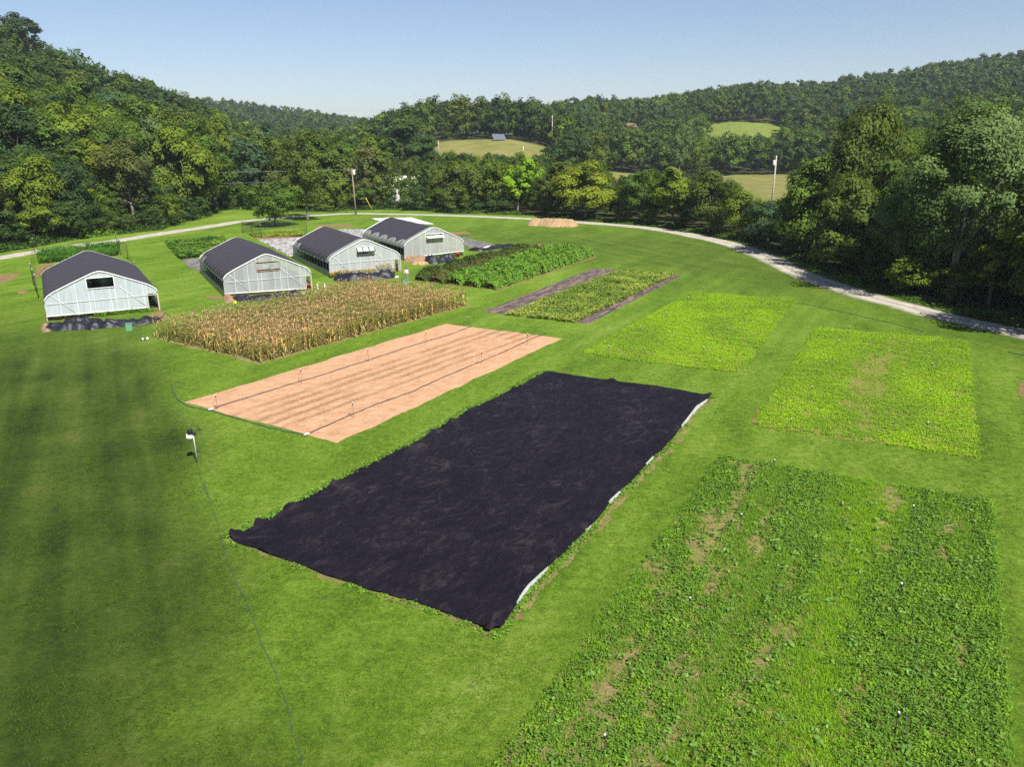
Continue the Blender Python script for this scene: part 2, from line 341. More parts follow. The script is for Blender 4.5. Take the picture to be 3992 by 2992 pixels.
def dline(a): return np.interp(a, _tla, _tld)
MEAD = [(6.4, 23.6, 208, 335, 'gold'), (-5.6, 3.1, 262, 338, 'gold'), (13.2, 18.2, 440, 484, 'green')]
def in_mead(a, d, pad=0.0):
    r = np.zeros(np.shape(a), bool)
    for a0, a1, d0, d1, _k in MEAD: r |= (a > a0 - pad * .1) & (a < a1 + pad * .1) & (d > d0 - pad) & (d < d1 + pad)
    return r
def build_ground():
    az = np.concatenate([np.arange(-180, -56, 4.0), np.arange(-56, 56, .3), np.arange(56, 180, 4.0)])
    ds = np.concatenate([[.01], np.arange(4, 100, 4.0), np.arange(100, 260, 1.6), np.arange(260, 520, 6.0), np.arange(520, 1700, 24.0), [1800, 2100, 2600, 3200]])
    A, D = np.meshgrid(az, ds, indexing='ij'); X = D * np.sin(np.radians(A)); Y = D * np.cos(np.radians(A)); Z = hgt(X, Y)
    na, nd = A.shape; idx = np.arange(na * nd).reshape(na, nd); nx = np.roll(idx, -1, axis=0)
    Fq = np.stack([idx[:, :-1], idx[:, 1:], nx[:, 1:], nx[:, :-1]], -1).reshape(-1, 4)[:, ::-1]
    me = npmesh('ground', np.stack([X, Y, Z], -1).reshape(-1, 3), Fq, m_ground(), smooth=True)
    n = fbm(X * .12, Y * .12) - .47
    # browner sward left of the hose line
    t = (X - (-15.6 + (Y - 35.8) * -.52)) * .88
    rough = np.clip((-t + 1.2 + n * 10) / 3.5, 0, 1) * np.clip((80 - Y) / 28, 0, 1)
    rough = np.maximum(rough, .62 * np.clip((X * .8 + Y * .45 - 46 + n * 22) / 16, 0, 1) * np.clip((165 - D) / 40, 0, 1))  # right and back lawn: mowing tone plus lens vignette painted in
    wood = np.clip((D - dline(A) + 2.5 + n * 8) / 2.5, 0, 1)
    mead = np.zeros_like(D)
    for a0, a1, d0, d1, k in MEAD:
        mm = (A > a0 - .8) & (A < a1 + .8) & (D > d0 - 8) & (D < d1 + 6)
        wood = np.where(mm, 0, wood); mead = np.where(mm, .9 if k == 'gold' else .45, mead)
    a = me.attributes.new('zone', 'FLOAT_COLOR', 'POINT'); c = np.stack([rough, wood, mead, np.ones_like(D)], -1).astype(np.float32)
    a.data.foreach_set('color', c.ravel())
    tag(link('ground', me), 'mown green lawn and valley floor running up into the wooded hills', 'ground', kind='structure')
build_ground()
# ------------------------------------------------------------------ sheets laid on the ground
def resample(pts, n):
    pts = np.asarray(pts, float); s = np.concatenate([[0], np.cumsum(np.hypot(*np.diff(pts, axis=0).T))]); t = np.linspace(0, s[-1], n)
    return np.stack([np.interp(t, s, pts[:, 0]), np.interp(t, s, pts[:, 1])], -1)
def coons(bot, right, top, left, nu, nv):
    """bot: p00->p10, right: p10->p11, top: p01->p11, left: p00->p01"""
    b = resample(bot, nu); t = resample(top, nu); l = resample(left, nv); r = resample(right, nv)
    u = np.linspace(0, 1, nu)[:, None, None]; v = np.linspace(0, 1, nv)[None, :, None]
    P = (1 - v) * b[:, None] + v * t[:, None] + (1 - u) * l[None] + u * r[None] - ((1 - u) * (1 - v) * b[0] + u * (1 - v) * b[-1] + (1 - u) * v * t[0] + u * v * t[-1])
    return P
def gridfaces(nu, nv):
    i = np.arange(nu * nv).reshape(nu, nv)
    return np.stack([i[:-1, :-1], i[1:, :-1], i[1:, 1:], i[:-1, 1:]], -1).reshape(-1, 4)
def wobble(line, amp, seed, f=.5):
    line = np.asarray(line, float).copy(); s = np.concatenate([[0], np.cumsum(np.hypot(*np.diff(line, axis=0).T))])
    d = line[-1] - line[0]; n = np.array([-d[1], d[0]]) / np.hypot(*d); w = (fbm(s * f + seed * 7.7, s * 0 + seed, 5) - .47) * 2 * amp
    w *= np.minimum(1, np.minimum(s, s[-1] - s) / 1.0 + .3)
    return line + n * w[:, None]
def quad_sheet(name, c, m, z=.004, amp=.15, step=.35, hz=0.0, seed=1, f=.6):
    """c = near-left, near-right, far-right, far-left ground points"""
    c = [np.asarray(p, float) for p in c]
    nu = max(4, int(np.hypot(*(c[1] - c[0])) / step)); nv = max(4, int(np.hypot(*(c[3] - c[0])) / step))
    lin = lambda a, b, n, k: wobble(np.linspace(a, b, n), amp, seed + k, f)
    P = coons(lin(c[0], c[1], nu, 1), lin(c[1], c[2], nv, 2), lin(c[3], c[2], nu, 3), lin(c[0], c[3], nv, 4), nu, nv)
    X, Y = P[..., 0], P[..., 1]; e = np.minimum.reduce([np.arange(nu)[:, None] * np.ones(nv), np.arange(nu)[::-1][:, None] * np.ones(nv), np.ones((nu, 1)) * np.arange(nv), np.ones((nu, 1)) * np.arange(nv)[::-1]])
    Z = z + hz * fbm(X * 2.1, Y * 2.1, 4) * np.clip(e / 2, 0, 1)
    o = link(name, npmesh(name, np.stack([X, Y, Z], -1).reshape(-1, 3), gridfaces(nu, nv)[:, ::-1] if np.cross(c[1] - c[0], c[3] - c[0]) < 0 else gridfaces(nu, nv), m, smooth=True)); return o
# tilled soil plot
sand_c = [gp(718, 1570), gp(1314, 1729), gp(2193, 1321), gp(1741, 1263)]
tag(quad_sheet('tilled_field', sand_c, M['sand'], .006, .22, .25, .06, 11), 'bare tan tilled soil plot with two irrigation pipes across it', 'soil plot', kind='structure')
# ---- leaf scatter (numpy)
def leaves(P, Nn, ln, wd, rng=RNG, fold=.0):
    """diamond leaves: P (n,3) centres, Nn (n,3) normals, ln/wd arrays"""
    n = len(P); Nn = Nn / (np.linalg.norm(Nn, axis=1, keepdims=True) + 1e-9)
    r = rng.normal(size=(n, 3)); t = np.cross(Nn, r); t /= (np.linalg.norm(t, axis=1, keepdims=True) + 1e-9); b = np.cross(Nn, t)
    ln = np.broadcast_to(ln, n)[:, None]; wd = np.broadcast_to(wd, n)[:, None]
    V = np.stack([P - t * ln * .5, P + b * wd * .5 + t * ln * .05, P + t * ln * .5, P - b * wd * .5 + t * ln * .05], 1).reshape(-1, 3)
    return V, np.arange(4 * n).reshape(n, 4)
def blades(P, ln, wd, lean, rng=RNG, seg=2):
    """arching strips from P: ln length, lean horizontal reach fraction"""
    n = len(P); a = rng.random(n) * 2 * np.pi; D = np.stack([np.cos(a), np.sin(a), 0 * a], -1); B = np.stack([-np.sin(a), np.cos(a), 0 * a], -1)
    ln = np.broadcast_to(ln, n)[:, None]; lean = np.broadcast_to(lean, n)[:, None]; wd = np.broadcast_to(wd, n)[:, None]
    ts = np.linspace(0, 1, seg + 1); V = []
    for t in ts:
        q = P + D * ln * lean * t ** 1.5 + np.array([0, 0, 1.]) * ln * (t - .55 * lean * t * t * 1.3); w = wd * (1 - t * .85) * .5
        V += [q - B * w, q + B * w]
    V = np.stack(V, 1); k = V.shape[1]; base = (np.arange(n) * k)[:, None]; Fs = []
    for s_ in range(seg): Fs.append(base + np.array([[2 * s_, 2 * s_ + 1, 2 * s_ + 3, 2 * s_ + 2]]))
    return V.reshape(-1, 3), np.stack(Fs, 1).reshape(-1, 4)
def jit(c, rng, n, lo=.75, hi=1.25, hue=.08):
    k = rng.uniform(lo, hi, (n, 1)); return np.clip(np.asarray(c)[None] * k * (1 + rng.normal(0, hue, (n, 3))), 0, 1)
class Soup:
    def __init__(s): s.V = []; s.F = []; s.C = []; s.n = 0
    def add(s, VF, col):
        V, Fq = VF; m = len(Fq); s.V.append(V); s.F.append(Fq + s.n); s.n += len(V); s.C.append(np.broadcast_to(col, (m, 3)) if len(np.shape(col)) < 2 or len(col) == m else np.repeat(col, m // len(col), axis=0))
    def mesh(s, name, m): return npmesh(name, np.concatenate(s.V), np.concatenate(s.F), m, np.concatenate(s.C))
    def build(s, name, m, parent=None): return link(name, s.mesh(name, m), parent)
def inquad(c, n, rng, pad=0.0):
    c = [np.asarray(p, float) for p in c]; u = rng.random(n); v = rng.random(n); u = u * (1 + 2 * pad) - pad; v = v * (1 + 2 * pad) - pad
    return ((1 - u) * (1 - v))[:, None] * c[0] + (u * (1 - v))[:, None] * c[1] + (u * v)[:, None] * c[2] + ((1 - u) * v)[:, None] * c[3], u, v
def up(n, rng, k): q = rng.normal(size=(n, 3)) * k; q[:, 2] = np.abs(q[:, 2]) + 1; return q
# weedy plot at the near right
weedy_c = [gp(1949, 2992) * 1.0, gp(3934, 2992), gp(3853, 1967), gp(2815, 1790)]
_e = (weedy_c[0] - weedy_c[3]) * .35; weedy_c[0] = weedy_c[0] + _e; weedy_c[1] = weedy_c[1] + (weedy_c[1] - weedy_c[2]) * .35
tag(quad_sheet('weedy_field', weedy_c, M['weedsoil'], .005, .35, .3, .08, 21, .8), 'tan soil showing between the weeds of the near plot', 'soil plot', kind='structure')
def weeds():
    rng = np.random.default_rng(5); s = Soup()
    P, u, v = inquad(weedy_c, 40000, rng, .010)
    rows = .5 + .5 * np.sin(u * 2 * np.pi * 5.2 + 1.2 + 1.2 * (fbm(P[:, 0] * .3, P[:, 1] * .3) - .47) * 4)
    dens = .04 + fbm(u * 16 + 1.3, v * 8, 5) * 1.45 + fbm(P[:, 0] * 1.3, P[:, 1] * 1.3, 4) * .5 + .30 * rows - .78 + .42 * np.clip(u * 1.5 - .1, 0, .75)
    k = rng.random(len(P)) < np.clip(dens * 2.6 - .25, .15, 1); P = P[k]; u = u[k]; v = v[k]
    grassy = fbm(u * 9 + 5, v * 2.2, 4) + .25 * np.exp(-((u - .62) / .12) ** 2)
    isg = rng.random(len(P)) < np.clip((grassy - .42) * 5, .12, .92)
    B = P[~isg]; n = len(B); hh = rng.uniform(.06, .22, n); tone = fbm(B[:, 0] * 2.2, B[:, 1] * 2.2 + 3, 3)
    for j in range(11):
        a = rng.random(n) * 6.283; r = rng.uniform(.02, .17, n); z = hh * rng.uniform(.35, 1.05, n)
        Q = np.stack([B[:, 0] + np.cos(a) * r, B[:, 1] + np.sin(a) * r, z + .02], -1)
        nn = np.stack([np.cos(a) * .5, np.sin(a) * .5, np.ones(n)], -1) + rng.normal(0, .35, (n, 3)); l = rng.uniform(.055, .11, n)
        col = np.where((tone > .5)[:, None], np.array([[.130, .240, .020]]), np.array([[.100, .195, .024]])) * rng.uniform(.75, 1.3, (n, 1))
        s.add(leaves(Q, nn, l, l * .62, rng), col)
    Gp = P[isg]; n = len(Gp); br = np.exp(-((u[isg] - .62) / .13) ** 2)[:, None]
    for j in range(9):
        Q = np.stack([Gp[:, 0] + rng.normal(0, .05, n), Gp[:, 1] + rng.normal(0, .05, n), np.full(n, .01)], -1)
        s.add(blades(Q, rng.uniform(.14, .30, n), .022, rng.uniform(.3, .9, n), rng), np.repeat((np.array([[.135, .255, .022]]) * (1 - br) + np.array([[.175, .325, .014]]) * br) * rng.uniform(.75, 1.25, (n, 1)), 2, axis=0))
    # a few big rosettes
    Q, u, v = inquad(weedy_c, 260, rng); n = len(Q)
    for j in range(9):
        a = rng.random(n) * 6.283; r = rng.uniform(.05, .26, n); q = np.stack([Q[:, 0] + np.cos(a) * r, Q[:, 1] + np.sin(a) * r, rng.uniform(.12, .30, n)], -1)
        s.add(leaves(q, np.stack([np.cos(a) * .4, np.sin(a) * .4, np.ones(n)], -1) + rng.normal(0, .25, (n, 3)), rng.uniform(.11, .19, n), rng.uniform(.07, .12, n), rng), jit((.13, .235, .045), rng, n))
    tag(s.build('weeds', M['crop']), 'rank broadleaf weeds and grass covering the near plot', 'weeds', kind='stuff')
weeds()
def seedbed(c, name, label, seed, bare):
    rng = np.random.default_rng(seed)
    tag(quad_sheet('seedbed', c, M['greensoil'], .005, .3, .3, .05, seed, .8), 'soil under the ' + label, 'soil plot', kind='structure')
    s = Soup(); P, u, v = inquad(c, 27000, rng, .004)
    b = bare(u, v); dens = fbm(u * 22, v * 8, 4) * .9 + fbm(P[:, 0] * .8, P[:, 1] * .8, 4) * .8 + .06 * np.sin(u * 6.283 * 9) + .08 - b; P[:, :2] += (fbm(P[:, :1] * .9, P[:, 1:2] * .9, 4) - .47) * .9
    k = rng.random(len(P)) < np.clip(dens * 2.2 - .1, .04, 1); P = P[k]; n = len(P); b = b[k]; t = fbm(P[:, 0] * .35, P[:, 1] * .35 + 8, 3)[:, None]
    w = np.clip((t - .25) * 3.2, 0, 1) * np.clip(1.25 - b[:, None] * 1.6, 0, 1)
    base = np.array([[.170, .305, .020]]) * (1 - w) + np.array([[.24, .405, .016]]) * w
    for j in range(6):
        q = np.stack([P[:, 0] + rng.normal(0, .07, n), P[:, 1] + rng.normal(0, .07, n), rng.uniform(.02, .12, n)], -1)
        l = rng.uniform(.05, .12, n); s.add(leaves(q, up(n, rng, .55), l, l * .5, rng), base * rng.uniform(.75, 1.25, (n, 1)))
    for j in range(3):
        q = np.stack([P[:, 0] + rng.normal(0, .08, n), P[:, 1] + rng.normal(0, .08, n), np.zeros(n)], -1)
        s.add(blades(q, rng.uniform(.08, .19, n), .025, rng.uniform(.2, .7, n), rng), np.repeat(base * rng.uniform(.8, 1.3, (n, 1)), 2, axis=0))
    tag(s.build(name, M['crop']), label, 'cover crop', kind='stuff')
green1_c = [gp(2270, 1381), gp(2888, 1453), gp(3095, 1173), gp(2698, 1141)]
green2_c = [gp(2933, 1657), gp(3813, 1792), gp(3768, 1332), gp(3185, 1281)]
seedbed(green1_c, 'cover_crop', 'bright green cover crop in the plot beside the squash bed', 31, lambda u, v: .05 + .30 * np.clip(u - .84, 0, 1) * 5 + .10 * np.sin(u * 40) ** 2)
seedbed(green2_c, 'cover_crop', 'bright green cover crop with a thin middle, nearest the right edge', 32, lambda u, v: .05 + .72 * np.exp(-((u - .48) / .15) ** 2) * np.clip(1.3 - abs(v - .5) * 1.6, 0, 1) + .25 * (u > .90) * (v < .45) + .4 * np.clip(.05 - v, 0, 1) * 20 * (u < .5))
# squash bed: mulch film with vines
sq = [gp(1881, 1216), gp(2295, 1264), gp(2662, 1073), gp(2311, 1047)]
def qp(c, u, v):
    c = [np.asarray(p, float) for p in c]; return (1 - u) * (1 - v) * c[0] + u * (1 - v) * c[1] + u * v * c[2] + (1 - u) * v * c[3]
tag(quad_sheet('mulch_sheet', [qp(sq, 0, 0), qp(sq, .30, 0), qp(sq, .36, 1), qp(sq, 0, 1)], M['mulch'], .006, .1, .3, .08, 41), 'straw-strewn black mulch film along the left side of the squash bed', 'mulch film')
tag(quad_sheet('mulch_sheet', [qp(sq, .86, 0), qp(sq, 1, 0), qp(sq, 1, 1), qp(sq, .92, 1)], M['mulch'], .006, .1, .3, .08, 42), 'narrow black mulch film along the right side of the squash bed', 'mulch film')
def vines(c, name, label, seed, n, size, cols, hgt_=.35, yellow=0, kind='crop'):
    rng = np.random.default_rng(seed); s = Soup(); P, u, v = inquad(c, n, rng, .012)
    d = fbm(P[:, 0] * .7, P[:, 1] * .7, 4); k = rng.random(n) < np.clip(d * 2.6 - .25, .1, 1); P = P[k]; n = len(P)
    h = hgt_ * (.35 + 1.3 * fbm(P[:, 0] * .5 + 4, P[:, 1] * .5, 4)); w = np.clip((fbm(P[:, 0] * .4, P[:, 1] * .4 + 5, 3)[:, None] - .35) * 4, 0, 1)
    base = np.array([cols[0]]) * (1 - w) + np.array([cols[1]]) * w
    for j in range(4):
        q = np.stack([P[:, 0] + rng.normal(0, .09, n), P[:, 1] + rng.normal(0, .09, n), h * rng.uniform(.3, 1.05, n) + .02], -1); l = size * rng.uniform(.6, 1.2, n)
        s.add(leaves(q, up(n, rng, .45), l, l * .85, rng), base * rng.uniform(.7, 1.3, (n, 1)))
    if yellow:
        P, u, v = inquad(c, yellow, rng); q = np.stack([P[:, 0], P[:, 1], np.full(yellow, hgt_ * 1.0)], -1); s.add(leaves(q, up(yellow, rng, .2), .16, .16, rng), jit((.55, .42, .06), rng, yellow))
    return tag(s.build(name, M['crop']), label, 'crop', kind='stuff')
sqm = [qp(sq, .26, 0), qp(sq, .885, 0), qp(sq, .935, .99), qp(sq, .33, .99)]
tag(quad_sheet('seedbed', sqm, M['greensoil'], .010, .2, .3, .06, 44), 'soil under the squash vines', 'soil plot', kind='structure')
vines(sqm, 'squash_vines', 'yellowing squash vines between the two mulch films', 43, 9000, .19, [(.14, .215, .034), (.26, .315, .055)], .34, 90)
# patches behind the greenhouses
beanp = G(z1, (345, 735), (1010, 660), (1005, 590), (330, 640)); beanp = [beanp[0], beanp[1], beanp[2] + np.array([-1, 3]), beanp[3]]
vines(beanp, 'bean_plants', 'dark green bean plants in the netted patch behind the leftmost greenhouse', 51, 5200, .22, [(.045, .125, .014), (.085, .19, .022)], .75)
pump = G(z1, (1560, 690), (1960, 640), (1930, 510), (1430, 555))
vines(pump, 'squash_vines', 'big leaved squash patch behind the second greenhouse from left', 52, 4200, .32, [(.05, .13, .018), (.16, .25, .028)], .6, 14)
yp = G(z2, (1250, 560), (1880, 545), (1740, 490), (1180, 520))
vines(yp, 'bean_plants', 'low yellow-green crop strip inside the far netting fence', 53, 1500, .25, [(.13, .2, .025), (.24, .28, .035)], .35)
tag(quad_sheet('bare_soil', G(z2, (1290, 585), (1870, 560), (1800, 480), (1150, 530)), M['soil'], .004, .3, .5, .05, 54), 'bare soil round the yellow-green strip', 'soil', kind='structure')
tag(quad_sheet('bare_soil', G(z1, (300, 860), (520, 700), (480, 690), (330, 740)), M['soil'], .004, .5, .5, .05, 55), 'bare soil at the edge of the bean patch', 'soil', kind='structure')
for k, (lab, pts, m_) in enumerate([
    ('pale weathered ground sheet behind the second greenhouse', G(z2, (1480, 690), (1720, 810), (1800, 555), (1285, 582)), 'litter'),
    ('pale ground sheet scrap at the back corner of the second greenhouse', G(z1, (1640, 760), (1740, 800), (1770, 680), (1565, 685)), 'greylitter'),
    ('pale weathered ground sheet between the two rightmost greenhouses', G(z3, (640, 470), (960, 560), (1000, 395), (600, 400)), 'litter'),
    ('grey weathered ground sheet beside the rightmost greenhouse', G(z3, (1950, 570), (2120, 640), (2290, 560), (1830, 455)), 'greylitter'),
    ('bright white row cover sheet behind the rightmost greenhouse', G(z3, (1150, 330), (1640, 345), (1400, 272), (960, 285)), 'whitefilm')]):
    o = quad_sheet('ground_sheet', pts, M[m_], .012, .35, .35, .16 if m_ != 'whitefilm' else .3, 60 + k); tag(o, lab, 'ground sheet')
tag(quad_sheet('bare_soil', G(z3, (1780, 455), (2050, 450), (1990, 420), (1790, 430)), M['soil'], .006, .4, .5, .05, 66), 'strip of bare soil beyond the grey ground sheet', 'soil', kind='structure')
for k, q in enumerate([(z1, (-60, 900), (60, 890), (190, 815), (-60, 820)), (z1, (150, 985), (220, 985), (240, 960), (170, 955)), (z2, (640, 1300), (830, 1320), (800, 1280), (650, 1275)), (z2, (1020, 550), (1080, 545), (1085, 530), (1040, 535)), (zv, (215, 455), (300, 450), (300, 360), (255, 365)), (zg, (2180, 680), (2290, 700), (2290, 580), (2165, 590)), (zg, (380, 868), (450, 868), (455, 760), (440, 765)), (z3, (320, 365), (740, 375), (735, 340), (345, 350)), (z1, (1330, 1200), (1450, 1195), (1400, 1130), (1310, 1150))]):
    tag(quad_sheet('bare_soil', G(q[0], *q[1:]), M['soil'], .005 + .0005 * k, .35, .12 if k == 4 else .3, .03, 70 + k, 1.2), ['worn tan soil at the far left edge of the lawn', 'small worn soil spot left of the leftmost greenhouse', 'worn soil along the second greenhouse', 'small bare spot by the netting', 'worn soil by the near corner of the black tarp', 'worn soil at the right edge of the lawn', 'worn soil at the corner of the thin cover crop', 'scattered bare soil before the road', 'trodden soil at the open corner of the leftmost greenhouse'][k], 'soil', kind='structure')
# ------------------------------------------------------------------ gravel road
TOP = G(z1, (-260, 715), (0, 681), (150, 660), (300, 640), (500, 606), (800, 560), (1000, 535), (1200, 502), (1500, 452), (1800, 405), (2050, 367)) + G(z2, (1100, 345), (1400, 322), (1800, 287), (2211, 263)) + G(z5, (300, 1168), (600, 1172), (1000, 1178), (1500, 1192), (1900, 1212)) + G(z4, (600, 108), (950, 133), (1300, 155), (1600, 180), (1900, 222)) + G(z7, (0, 276), (200, 312), (350, 350), (500, 403), (700, 505), (900, 585), (1100, 650), (1300, 705), (1500, 760), (1800, 832), (2000, 872), (2211, 917), (2600, 1000))
BOT = G(z1, (-260, 745), (0, 705), (150, 685), (300, 661), (500, 632), (800, 588), (1000, 560), (1200, 528), (1500, 478), (1800, 429), (2050, 386)) + G(z2, (1100, 380), (1400, 346), (1800, 312), (2211, 290)) + G(z5, (300, 1186), (600, 1192), (1000, 1201), (1500, 1216), (1900, 1236)) + G(z4, (600, 131), (950, 155), (1300, 184), (1600, 213), (1900, 264)) + G(z7, (0, 306), (200, 350), (350, 402), (500, 470), (700, 568), (900, 645), (1100, 706), (1300, 764), (1500, 820), (1800, 890), (2000, 934), (2211, 982), (2600, 1068))
def road():
    # smooth centre line and constant width
    T = np.array(TOP); B = np.array(BOT); c = resample((T + B) / 2, 260); k = np.hanning(17)[1:-1]; k /= k.sum()
    cs = np.stack([np.convolve(np.pad(c[:, i], 7, mode='reflect', reflect_type='odd'), k, 'valid') for i in (0, 1)], -1)
    d = np.gradient(cs, axis=0); d /= np.hypot(*d.T)[:, None]; n = np.stack([-d[:, 1], d[:, 0]], -1)
    i = np.arange(len(cs)); x = np.degrees(np.arctan2(cs[:, 0], cs[:, 1])); wd = np.interp(x, [-30, -15, 0, 10, 25, 35], [3.1, 3.4, 3.8, 3.6, 3.5, 3.3])
    lw = wd / 2 + (fbm(i * .35, i * 0 + 2, 4) - .47) * .9; rw = wd / 2 + (fbm(i * .35, i * 0 + 9, 4) - .47) * .9
    W = np.linspace(0, 1, 10); V = []
    for w in W:
        p = cs + n * (lw * (1 - w) - rw * w)[:, None]; V.append(np.stack([p[:, 0], p[:, 1], np.full(len(p), .008) + .05 * (1 - (2 * w - 1) ** 2)], -1))
    V = np.stack(V, 1); V[..., 2] += hgt(V[..., 0], V[..., 1]); k = np.array([.62, .92, 1.12, .95, .80, .97, 1.12, .95, .60, .6, .6, .6])
    W_ = len(W) - 1; kk = np.tile(k[:W_], len(cs) - 1) * RNG.uniform(.92, 1.08, W_ * (len(cs) - 1)); g_ = np.tile(np.array([1, .2, 0, .15, .35, .15, 0, .2, 1, 1, 1])[:W_], len(cs) - 1)
    col = kk[:, None] * (1 + g_[:, None] * np.array([[-.10, .0, -.25]]))
    return link('road', npmesh('road', V.reshape(-1, 3), gridfaces(len(cs), len(W)), M['road'], col, smooth=True))
tag(road(), 'pale gravel farm road curving past the trees', 'road', kind='structure')
# ------------------------------------------------------------------ black tarp
def zc(x, y): return (1500 + x * .6636, 1400 + y * .6636)
def zt(x, y): return (500 + x * .4523, 1600 + y * .4523)
def tarp():
    A = gp(893, 2102); bot = [A] + G(zt, (935, 1160), (1100, 1205), (1175, 1245), (1330, 1292), (1530, 1362), (1680, 1430), (1900, 1495), (2060, 1560)) + G(zc, (190, 1440), (360, 1505), (500, 1555), (560, 1580), (600, 1622), (628, 1625))
    right = [bot[-1]] + G(zc, (680, 1600), (720, 1545), (775, 1460), (830, 1365), (955, 1240), (1005, 1205), (1090, 1115), (1180, 1025), (1230, 975), (1290, 900), (1330, 840), (1390, 785), (1450, 730), (1520, 650), (1580, 580), (1630, 545), (1700, 470), (1745, 400), (1800, 330), (1830, 285), (1895, 245), (1920, 225))
    top = G(zc, (948, 76), (1040, 92), (1340, 135), (1600, 165), (1760, 190)) + [right[-1]]
    left = [A] + G(zt, (905, 1078), (935, 1090), (1085, 1010), (1110, 975), (1170, 970), (1360, 850), (1440, 830), (1520, 780), (1740, 660), (1830, 605), (1990, 530), (2211, 412)) + G(zc, (150, 510), (270, 440), (390, 372), (480, 310), (640, 240), (760, 180), (860, 120)) + [top[0]]
    nu, nv = 150, 330
    P = coons(bot, right, top, left, nu, nv)
    X, Y = P[..., 0], P[..., 1]; a = R(28)
    U = X * math.cos(a) - Y * math.sin(a); Wd = X * math.sin(a) + Y * math.cos(a)
    rid = 1 - np.abs(fbm(U * .9 + fbm(X * .5, Y * .5) * 2, Wd * .28, 4) * 2 - .94); rid2 = 1 - np.abs(fbm(U * .5 + 9, Wd * 1.5, 4) * 2 - .94)
    Z = .03 + .085 * np.clip(rid - .55, 0, 1) + .07 * np.clip(rid2 - .6, 0, 1) + .05 * fbm(X * 1.8, Y * 1.8, 4)
    for q, h, r in [(gp(*zt(900, 1095)), .30, .5), (gp(*zt(1120, 985)), .20, .4), (gp(*zt(1410, 850)), .20, .45), (gp(*zt(1780, 650)), .18, .4), (gp(*zt(2000, 530)), .15, .35), (gp(*zc(390, 378)), .22, .3), (gp(*zc(275, 438)), .18, .35), (gp(*zc(765, 185)), .15, .35), (gp(*zc(1340, 133)), .22, .3), (gp(*zc(1915, 222)), .2, .35), (gp(*zc(612, 1605)), .22, .3), (gp(*zc(650, 1600)), .16, .25), (gp(*zt(1180, 1235)), .12, .4), (gp(*zc(1640, 500)), .14, .4), (gp(*zc(1545, 570)), .14, .4), (gp(*zc(1380, 770)), .14, .4), (gp(*zc(1160, 990)), .14, .4), (gp(*zc(1000, 1190)), .14, .4)]:
        Z += h * np.exp(-((X - q[0]) ** 2 + (Y - q[1]) ** 2) / (r * r) * 1.8) * (.6 + .8 * fbm(X * 5, Y * 5, 3))
    o = link('tarp', npmesh('tarp', np.stack([X, Y, Z], -1).reshape(-1, 3), gridfaces(nu, nv), M['tarp'], smooth=True))
    tag(o, 'large wrinkled black plastic tarp pinned flat over a plot on the lawn', 'tarp')
    for inner, outer in [([(1895, 247), (1832, 287), (1800, 330), (1745, 402)], [(1898, 252), (1850, 300), (1812, 345), (1745, 415)]), ([(1580, 582), (1535, 630)], [(1578, 592), (1540, 632)]), ([(1388, 785), (1330, 838), (1318, 855)], [(1385, 800), (1345, 842), (1320, 858)]), ([(1215, 990), (1180, 1020)], [(1213, 1000), (1184, 1026)]), ([(960, 1238), (850, 1340), (815, 1385), (778, 1450)], [(965, 1245), (890, 1345), (825, 1415), (782, 1458)])]:
        i_ = resample(G(zc, *inner), 14); o_ = resample(G(zc, *outer), 14); V = []
        for w in (0, .33, .66, 1):
            p = i_ * (1 - w) + (i_ * .5 + o_ * .5) * w; V.append(np.stack([p[:, 0] - .03 * (1 - w), p[:, 1], .10 * (1 - w) + .02 + .05 * math.sin(w * 3.14) + 0 * p[:, 0]], -1))
        tag(link('turned_edge', npmesh('turned_edge', np.stack(V, 1).reshape(-1, 3), gridfaces(14, 4), M['dullfilm'], smooth=True), o), 'white underside showing where the edge is turned up')
    rng = np.random.default_rng(77); s = Soup()
    for line, n, wd, hh, side in ((left, 2200, .34, .14, 1), (bot, 300, .22, .07, -1), (right, 650, .26, .09, -1)):
        l = resample(line, n); d = np.gradient(l, axis=0); d /= np.hypot(*d.T)[:, None] + 1e-9; nn = np.stack([-d[:, 1], d[:, 0]], -1) * side
        k = rng.random(n) < np.clip(fbm(l[:, 0] * .6, l[:, 1] * .6, 3) * 3 - .8, .05, 1); l = l[k]; nn = nn[k]; m = len(l)
        for j in range(7):
            p = l + nn * (rng.random(m) ** 1.5 * wd)[:, None] + rng.normal(0, .06, (m, 2)); q = np.stack([p[:, 0], p[:, 1], rng.uniform(.02, hh, m)], -1); ll = rng.uniform(.07, .15, m)
            s.add(leaves(q, up(m, rng, .5), ll, ll * .65, rng), jit((.12, .22, .026), rng, m))
    tag(s.build('edge_weeds', M['crop']), 'leafy weeds fringing the edges of the black tarp', 'weeds', kind='stuff')
    for k, (line, z) in enumerate(((bot, .0062), (right[3:], .0066))):
        l = resample(line, 400); d = np.gradient(l, axis=0); d /= np.hypot(*d.T)[:, None]; nn = np.stack([d[:, 1], -d[:, 0]], -1)
        w = np.clip((fbm(l[:, 0] * 1.6, l[:, 1] * 1.6 + 3, 5) - .38) * 1.0, .01, .22) * (1.0 if k == 0 else 1.2); off = .0 if k == 0 else .22
        V = np.stack([np.c_[l + nn * (off - .1), np.full(400, z)], np.c_[l + nn * (off + w)[:, None], np.full(400, z)]], 1)
        tag(link('bare_soil', npmesh('bare_soil', V.reshape(-1, 3), gridfaces(400, 2)[:, ::-1], M['weedsoil'])), ('bare soil strip along the front edge of the black tarp', 'bare soil strip along the right edge of the black tarp')[k], 'soil', kind='structure')
tarp()
